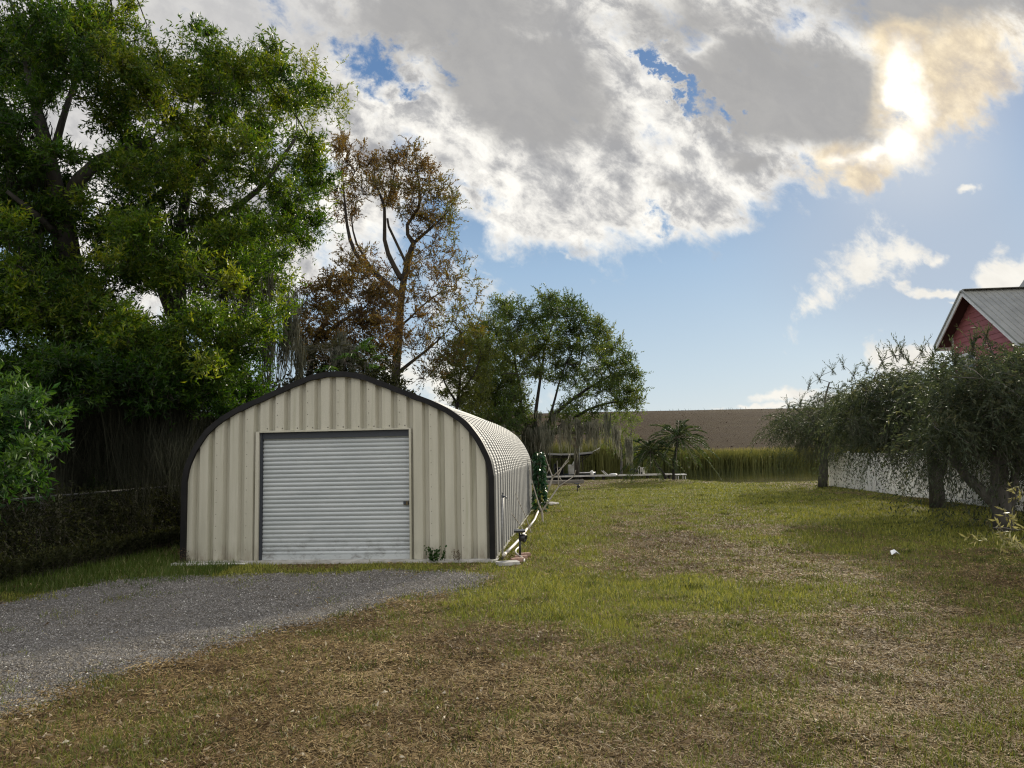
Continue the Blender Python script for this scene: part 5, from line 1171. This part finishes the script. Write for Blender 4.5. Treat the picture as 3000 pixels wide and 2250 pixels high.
# ================================================================== SKY AND SUN
sd = ray(2690, 300); sd = sd / np.linalg.norm(sd)
SEL = math.asin(sd[2]); SAZ = math.atan2(sd[0], sd[1])
sun = bpy.data.objects.new('sun', bpy.data.lights.new('sun', 'SUN')); COL.objects.link(sun)
sun.data.energy = 5.0; sun.data.angle = rad(3); sun.data.color = (1.0, .92, .75)
sun.rotation_euler = Vector(sd).to_track_quat('Z', 'Y').to_euler(); sun.location = (20, 40, 30)
W = bpy.data.worlds.new('World'); S.world = W; W.use_nodes = True
nt = W.node_tree; nt.nodes.clear()
def sky():
    out = node(nt, 'ShaderNodeOutputWorld'); bg = node(nt, 'ShaderNodeBackground'); nt.links.new(bg.outputs[0], out.inputs[0])
    bg.inputs['Strength'].default_value = .092
    st = node(nt, 'ShaderNodeTexSky'); st.sky_type = 'NISHITA'; st.sun_disc = False; st.sun_elevation = SEL; st.sun_rotation = SAZ
    st.air_density = 1.0; st.dust_density = .6; st.ozone_density = 1.5
    tc = node(nt, 'ShaderNodeTexCoord'); D_ = tc.outputs['Generated']
    sx = node(nt, 'ShaderNodeSeparateXYZ'); nt.links.new(D_, sx.inputs[0]); X, Y, Z = sx.outputs
    ysafe = mathn(nt, 'MAXIMUM', Y, .12)
    u = mathn(nt, 'DIVIDE', X, ysafe); v = mathn(nt, 'DIVIDE', Z, ysafe)
    cv = node(nt, 'ShaderNodeCombineXYZ'); nt.links.new(u, cv.inputs[0]); nt.links.new(v, cv.inputs[1]); UV = cv.outputs[0]
    def nz(scale, detail, rough, dist=0.0, vec=UV, color=False, loc=None, stretch=None):
        if loc or stretch:
            mp = node(nt, 'ShaderNodeMapping'); nt.links.new(vec, mp.inputs[0])
            if loc: mp.inputs['Location'].default_value = loc
            if stretch: mp.inputs['Scale'].default_value = stretch
            vec = mp.outputs[0]
        n = node(nt, 'ShaderNodeTexNoise'); nt.links.new(vec, n.inputs['Vector'])
        for k, q in (('Scale', scale), ('Detail', detail), ('Roughness', rough), ('Distortion', dist)): n.inputs[k].default_value = q
        return n.outputs[1 if color else 0]
    def vm(op, a, b):
        n = node(nt, 'ShaderNodeVectorMath'); n.operation = op
        for i, q in enumerate((a, b)):
            if isinstance(q, bpy.types.NodeSocket): nt.links.new(q, n.inputs[i])
            else: n.inputs[i].default_value = q
        return n
    def ss(a, b, x):
        n = node(nt, 'ShaderNodeMapRange'); n.interpolation_type = 'SMOOTHSTEP'; nt.links.new(x, n.inputs[0]); n.inputs[1].default_value = a; n.inputs[2].default_value = b
        return n.outputs[0]
    wn = nz(3.2, 3, .5, color=True)
    warp = vm('MULTIPLY', vm('SUBTRACT', wn, (.5, .5, .5)).outputs[0], (.14, .14, 0)).outputs[0]
    wn2 = nz(14, 4, .6, color=True, loc=(3, 1, 0))
    warp2 = vm('MULTIPLY', vm('SUBTRACT', wn2, (.5, .5, .5)).outputs[0], (.07, .07, 0)).outputs[0]
    UVw = vm('ADD', vm('ADD', UV, warp).outputs[0], warp2).outputs[0]
    def blobs(lst, vec=UVw):
        acc = None
        for px, py, a, b, rot, w in lst:
            d = ray(px, py); mp = node(nt, 'ShaderNodeMapping'); mp.vector_type = 'TEXTURE'; nt.links.new(vec, mp.inputs[0])
            mp.inputs['Location'].default_value = (d[0] / d[1], d[2] / d[1], 0); mp.inputs['Rotation'].default_value = (0, 0, rad(rot)); mp.inputs['Scale'].default_value = (a / F, b / F, 1)
            ln = vm('LENGTH', mp.outputs[0], (0, 0, 0)).outputs[1]
            q = mathn(nt, 'MULTIPLY_ADD', ln, -w, w)
            acc = q if acc is None else mathn(nt, 'MAXIMUM', acc, q)
        return acc
    cover = blobs([(400, 200, 760, 520, 0, 1), (850, 330, 290, 260, 0, .8), (1500, 20, 900, 260, 0, 1), (1330, 300, 430, 260, -35, 1), (1690, 260, 300, 230, 0, 1), (1640, 480, 450, 250, -18, 1), (2000, 540, 350, 190, 12, 1), (1580, 620, 330, 150, -8, 1),
                   (2260, 270, 470, 350, 0, 1.2), (2700, 20, 650, 210, 0, 1), (2840, 210, 330, 180, 12, .9), (2600, 400, 180, 110, 20, .8), (2510, 535, 85, 50, 5, .7), (1010, 560, 200, 260, 0, .5), (600, 700, 420, 300, 0, .8)])
    small = blobs([(2530, 760, 160, 120, 20, .62), (2620, 745, 100, 70, 0, .55), (2740, 745, 65, 42, 0, .7), (2740, 842, 170, 32, 3, 1.0), (2930, 800, 170, 85, 12, .9), (2830, 545, 90, 26, 0, .8), (2760, 880, 60, 14, 0, .6), (2700, 1070, 170, 80, 0, .9), (2380, 880, 120, 70, 60, .45), (2280, 1155, 200, 30, 0, .8), (2200, 1190, 320, 22, 0, .7), (1380, 790, 170, 210, 0, .45), (1300, 1120, 520, 140, 0, .42), (2550, 1180, 420, 44, 0, .7), (1650, 770, 110, 22, -30, .5)])
    holes = blobs([(1100, 200, 160, 110, -40, .92), (1170, 265, 100, 50, 10, .85), (1960, 225, 230, 44, -58, 1.2), (1880, 130, 60, 44, 0, .8), (2080, 340, 100, 40, -40, .8), (1400, 600, 130, 50, -25, .4), (1950, 650, 70, 60, -50, .7), (1300, 170, 110, 36, -20, .45)], vm('ADD', UVw, vm('MULTIPLY', vm('SUBTRACT', nz(26, 6, .65, color=True, loc=(1, 7, 0)), (.5, .5, .5)).outputs[0], (.11, .11, 0)).outputs[0]).outputs[0])
    ma = node(nt, 'ShaderNodeMapping'); nt.links.new(UV, ma.inputs[0]); ma.inputs['Rotation'].default_value = (0, 0, rad(38))
    mb_ = node(nt, 'ShaderNodeMapping'); nt.links.new(ma.outputs[0], mb_.inputs[0]); mb_.inputs['Scale'].default_value = (.85, 1.12, 1); UR = mb_.outputs[0]
    n1 = nz(6.5, 10, .6, .35, vec=UR); n2 = nz(19, 9, .66, .3, loc=(5, 2, 0), vec=UR)
    nn = mathn(nt, 'MULTIPLY_ADD', n2, .42, mathn(nt, 'MULTIPLY', n1, .58)); nc = mathn(nt, 'SUBTRACT', nn, .5)
    F1 = mathn(nt, 'SUBTRACT', mathn(nt, 'MINIMUM', cover, .42), mathn(nt, 'MULTIPLY', mathn(nt, 'MAXIMUM', holes, 0.0), .85))
    D1 = mathn(nt, 'MULTIPLY_ADD', nc, 2.7, F1)
    D2 = mathn(nt, 'MULTIPLY_ADD', nc, 3.4, mathn(nt, 'SUBTRACT', small, .34))
    Df = mathn(nt, 'MAXIMUM', D1, D2)
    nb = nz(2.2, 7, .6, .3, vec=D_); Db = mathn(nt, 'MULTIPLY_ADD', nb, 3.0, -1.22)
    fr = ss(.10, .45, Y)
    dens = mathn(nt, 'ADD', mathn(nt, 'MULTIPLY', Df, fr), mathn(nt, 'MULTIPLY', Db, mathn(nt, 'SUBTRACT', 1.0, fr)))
    alpha = ss(-.22, .28, dens); smf = ss(.0, .12, mathn(nt, 'SUBTRACT', D2, D1))
    grey = blobs([(2300, 260, 430, 250, -6, 1.9), (1520, 230, 430, 230, -28, 1.5), (1300, 60, 560, 180, 0, 1.1), (2700, -20, 560, 150, 0, 1.1), (600, 60, 500, 160, 0, .45), (1480, 350, 260, 120, -30, .5), (2000, 60, 420, 140, 0, .7), (2150, 470, 130, 50, -25, .8), (1960, 555, 90, 36, 0, .6), (800, 300, 300, 140, 0, .35)], UVw)
    gm = ss(.0, .7, mathn(nt, 'MULTIPLY_ADD', nc, .9, grey))
    puff = nz(6.5, 10, .6, .35, loc=(.02, .055, 0), vec=UR); relief = mathn(nt, 'MULTIPLY', mathn(nt, 'SUBTRACT', puff, n1), 1.5)
    p2 = nz(19, 9, .66, .3, loc=(5.01, 2.022, 0), vec=UR); relief = mathn(nt, 'MULTIPLY_ADD', mathn(nt, 'SUBTRACT', p2, n2), 1.3, relief)
    edge = mathn(nt, 'SUBTRACT', 1.0, ss(.05, .75, D1))
    wh = ramp(nt, mathn(nt, 'ADD', mathn(nt, 'MULTIPLY_ADD', edge, .46, mathn(nt, 'MULTIPLY_ADD', nc, .5, .30)), relief), [(.08, (3.7, 3.72, 3.85)), (.36, (5.3, 5.25, 5.2)), (.62, (8.0, 7.8, 7.4)), (.9, (10.2, 9.9, 9.2))])
    cc = mixc(nt, mathn(nt, 'MULTIPLY', gm, .9), wh, ramp(nt, mathn(nt, 'MULTIPLY_ADD', nc, 1.0, .5), [(.25, (2.9, 2.88, 2.9)), (.75, (4.5, 4.42, 4.35))]))
    pale = ss(.0, .5, blobs([(450, 120, 760, 520, 0, 1)], UV)); cc = mixc(nt, mathn(nt, 'MULTIPLY', pale, .75), cc, ramp(nt, mathn(nt, 'MULTIPLY_ADD', nc, .9, .5), [(.2, (4.6, 4.6, 4.7)), (.8, (6.6, 6.5, 6.4))]))
    cc = mixc(nt, mathn(nt, 'MULTIPLY', smf, .75), cc, (8.8, 8.5, 7.8))
    dt = vm('DOT_PRODUCT', D_, tuple(sd)).outputs[1]; ang = mathn(nt, 'ARCCOSINE', mathn(nt, 'MINIMUM', dt, .999999))
    glow = blobs([(2675, 240, 92, 210, 10, 1.0), (2645, 380, 95, 110, 0, .85), (2560, 440, 160, 50, 24, .75), (2440, 490, 120, 36, 8, .5)], UVw)
    halo = blobs([(2790, 230, 360, 270, 10, 1.15), (2640, 90, 170, 120, 0, .9), (2480, 500, 260, 120, 12, .9), (2510, 545, 110, 70, 0, 1.0)], UVw)
    ring = ss(-.05, .55, mathn(nt, 'MULTIPLY_ADD', nc, 1.6, halo)); core = ss(.05, 1.15, mathn(nt, 'MULTIPLY_ADD', nc, 1.7, glow))
    veil = mathn(nt, 'SUBTRACT', 1.0, ss(.10, .55, mathn(nt, 'MULTIPLY_ADD', nc, .6, blobs([(2310, 240, 370, 250, -4, 1.7)], UVw))))
    ring = mathn(nt, 'MULTIPLY', ring, veil); core = mathn(nt, 'MULTIPLY', core, veil)
    cc = mixc(nt, mathn(nt, 'MULTIPLY', ring, .78), cc, ramp(nt, mathn(nt, 'ADD', mathn(nt, 'MULTIPLY_ADD', nc, 1.2, .5), mathn(nt, 'MULTIPLY', relief, .8)), [(.12, (5.6, 5.2, 5.0)), (.4, (7.8, 6.5, 4.7)), (.65, (9.8, 8.1, 5.4)), (.95, (10.5, 9.8, 8.2))])); cc = mixc(nt, core, cc, (18, 17.6, 16.4))
    back = ramp(nt, mathn(nt, 'MULTIPLY_ADD', nb, 1.6, -.3), [(.2, (9, 9.1, 9.4)), (.8, (15.5, 15.2, 14.6))])  # unseen clouds behind the camera, made brighter to act as fill light
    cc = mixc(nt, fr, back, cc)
    # clear sky, softened towards the horizon
    clear = mixc(nt, 1.0, st.outputs[0], (1.0, 1.0, 1.0), 'MULTIPLY')
    el = mathn(nt, 'MAXIMUM', Z, 0.0)
    paint = ramp(nt, el, [(0.0, (6.0, 6.8, 7.2)), (.10, (4.9, 6.1, 7.1)), (.24, (3.3, 4.8, 6.6)), (.40, (1.3, 2.5, 4.6)), (.8, (.7, 1.5, 3.6))])
    hz = blobs([(2700, 700, 700, 420, 0, 1)], UV); 
    paint = mixc(nt, mathn(nt, 'MULTIPLY', ss(0, .8, hz), .85), paint, (3.3, 4.2, 5.5))
    clear = mixc(nt, .92, clear, paint)
    clear = mixc(nt, mathn(nt, 'MULTIPLY', ss(.16, .03, ang), .3), clear, (9, 8.8, 8.4))
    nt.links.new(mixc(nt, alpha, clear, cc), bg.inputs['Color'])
sky()
W.cycles.sampling_method = 'MANUAL'; W.cycles.sample_map_resolution = 1024
# ------------------------------------------------------------------ render settings
S.view_settings.view_transform = 'Standard'; S.view_settings.look = 'None'; S.view_settings.exposure = 0.2; S.view_settings.gamma = 1.0
cy = S.cycles
cy.max_bounces = 6; cy.diffuse_bounces = 3; cy.glossy_bounces = 2; cy.transmission_bounces = 4; cy.transparent_max_bounces = 4
cy.filter_width = 1.2
cy.sample_clamp_indirect = 4.0; cy.use_denoising = True; S.view_layers[0].cycles.denoising_store_passes = False; cy.denoising_input_passes = 'RGB_ALBEDO_NORMAL'; cy.denoising_prefilter = 'NONE'
cy.denoiser = 'OPENIMAGEDENOISE'
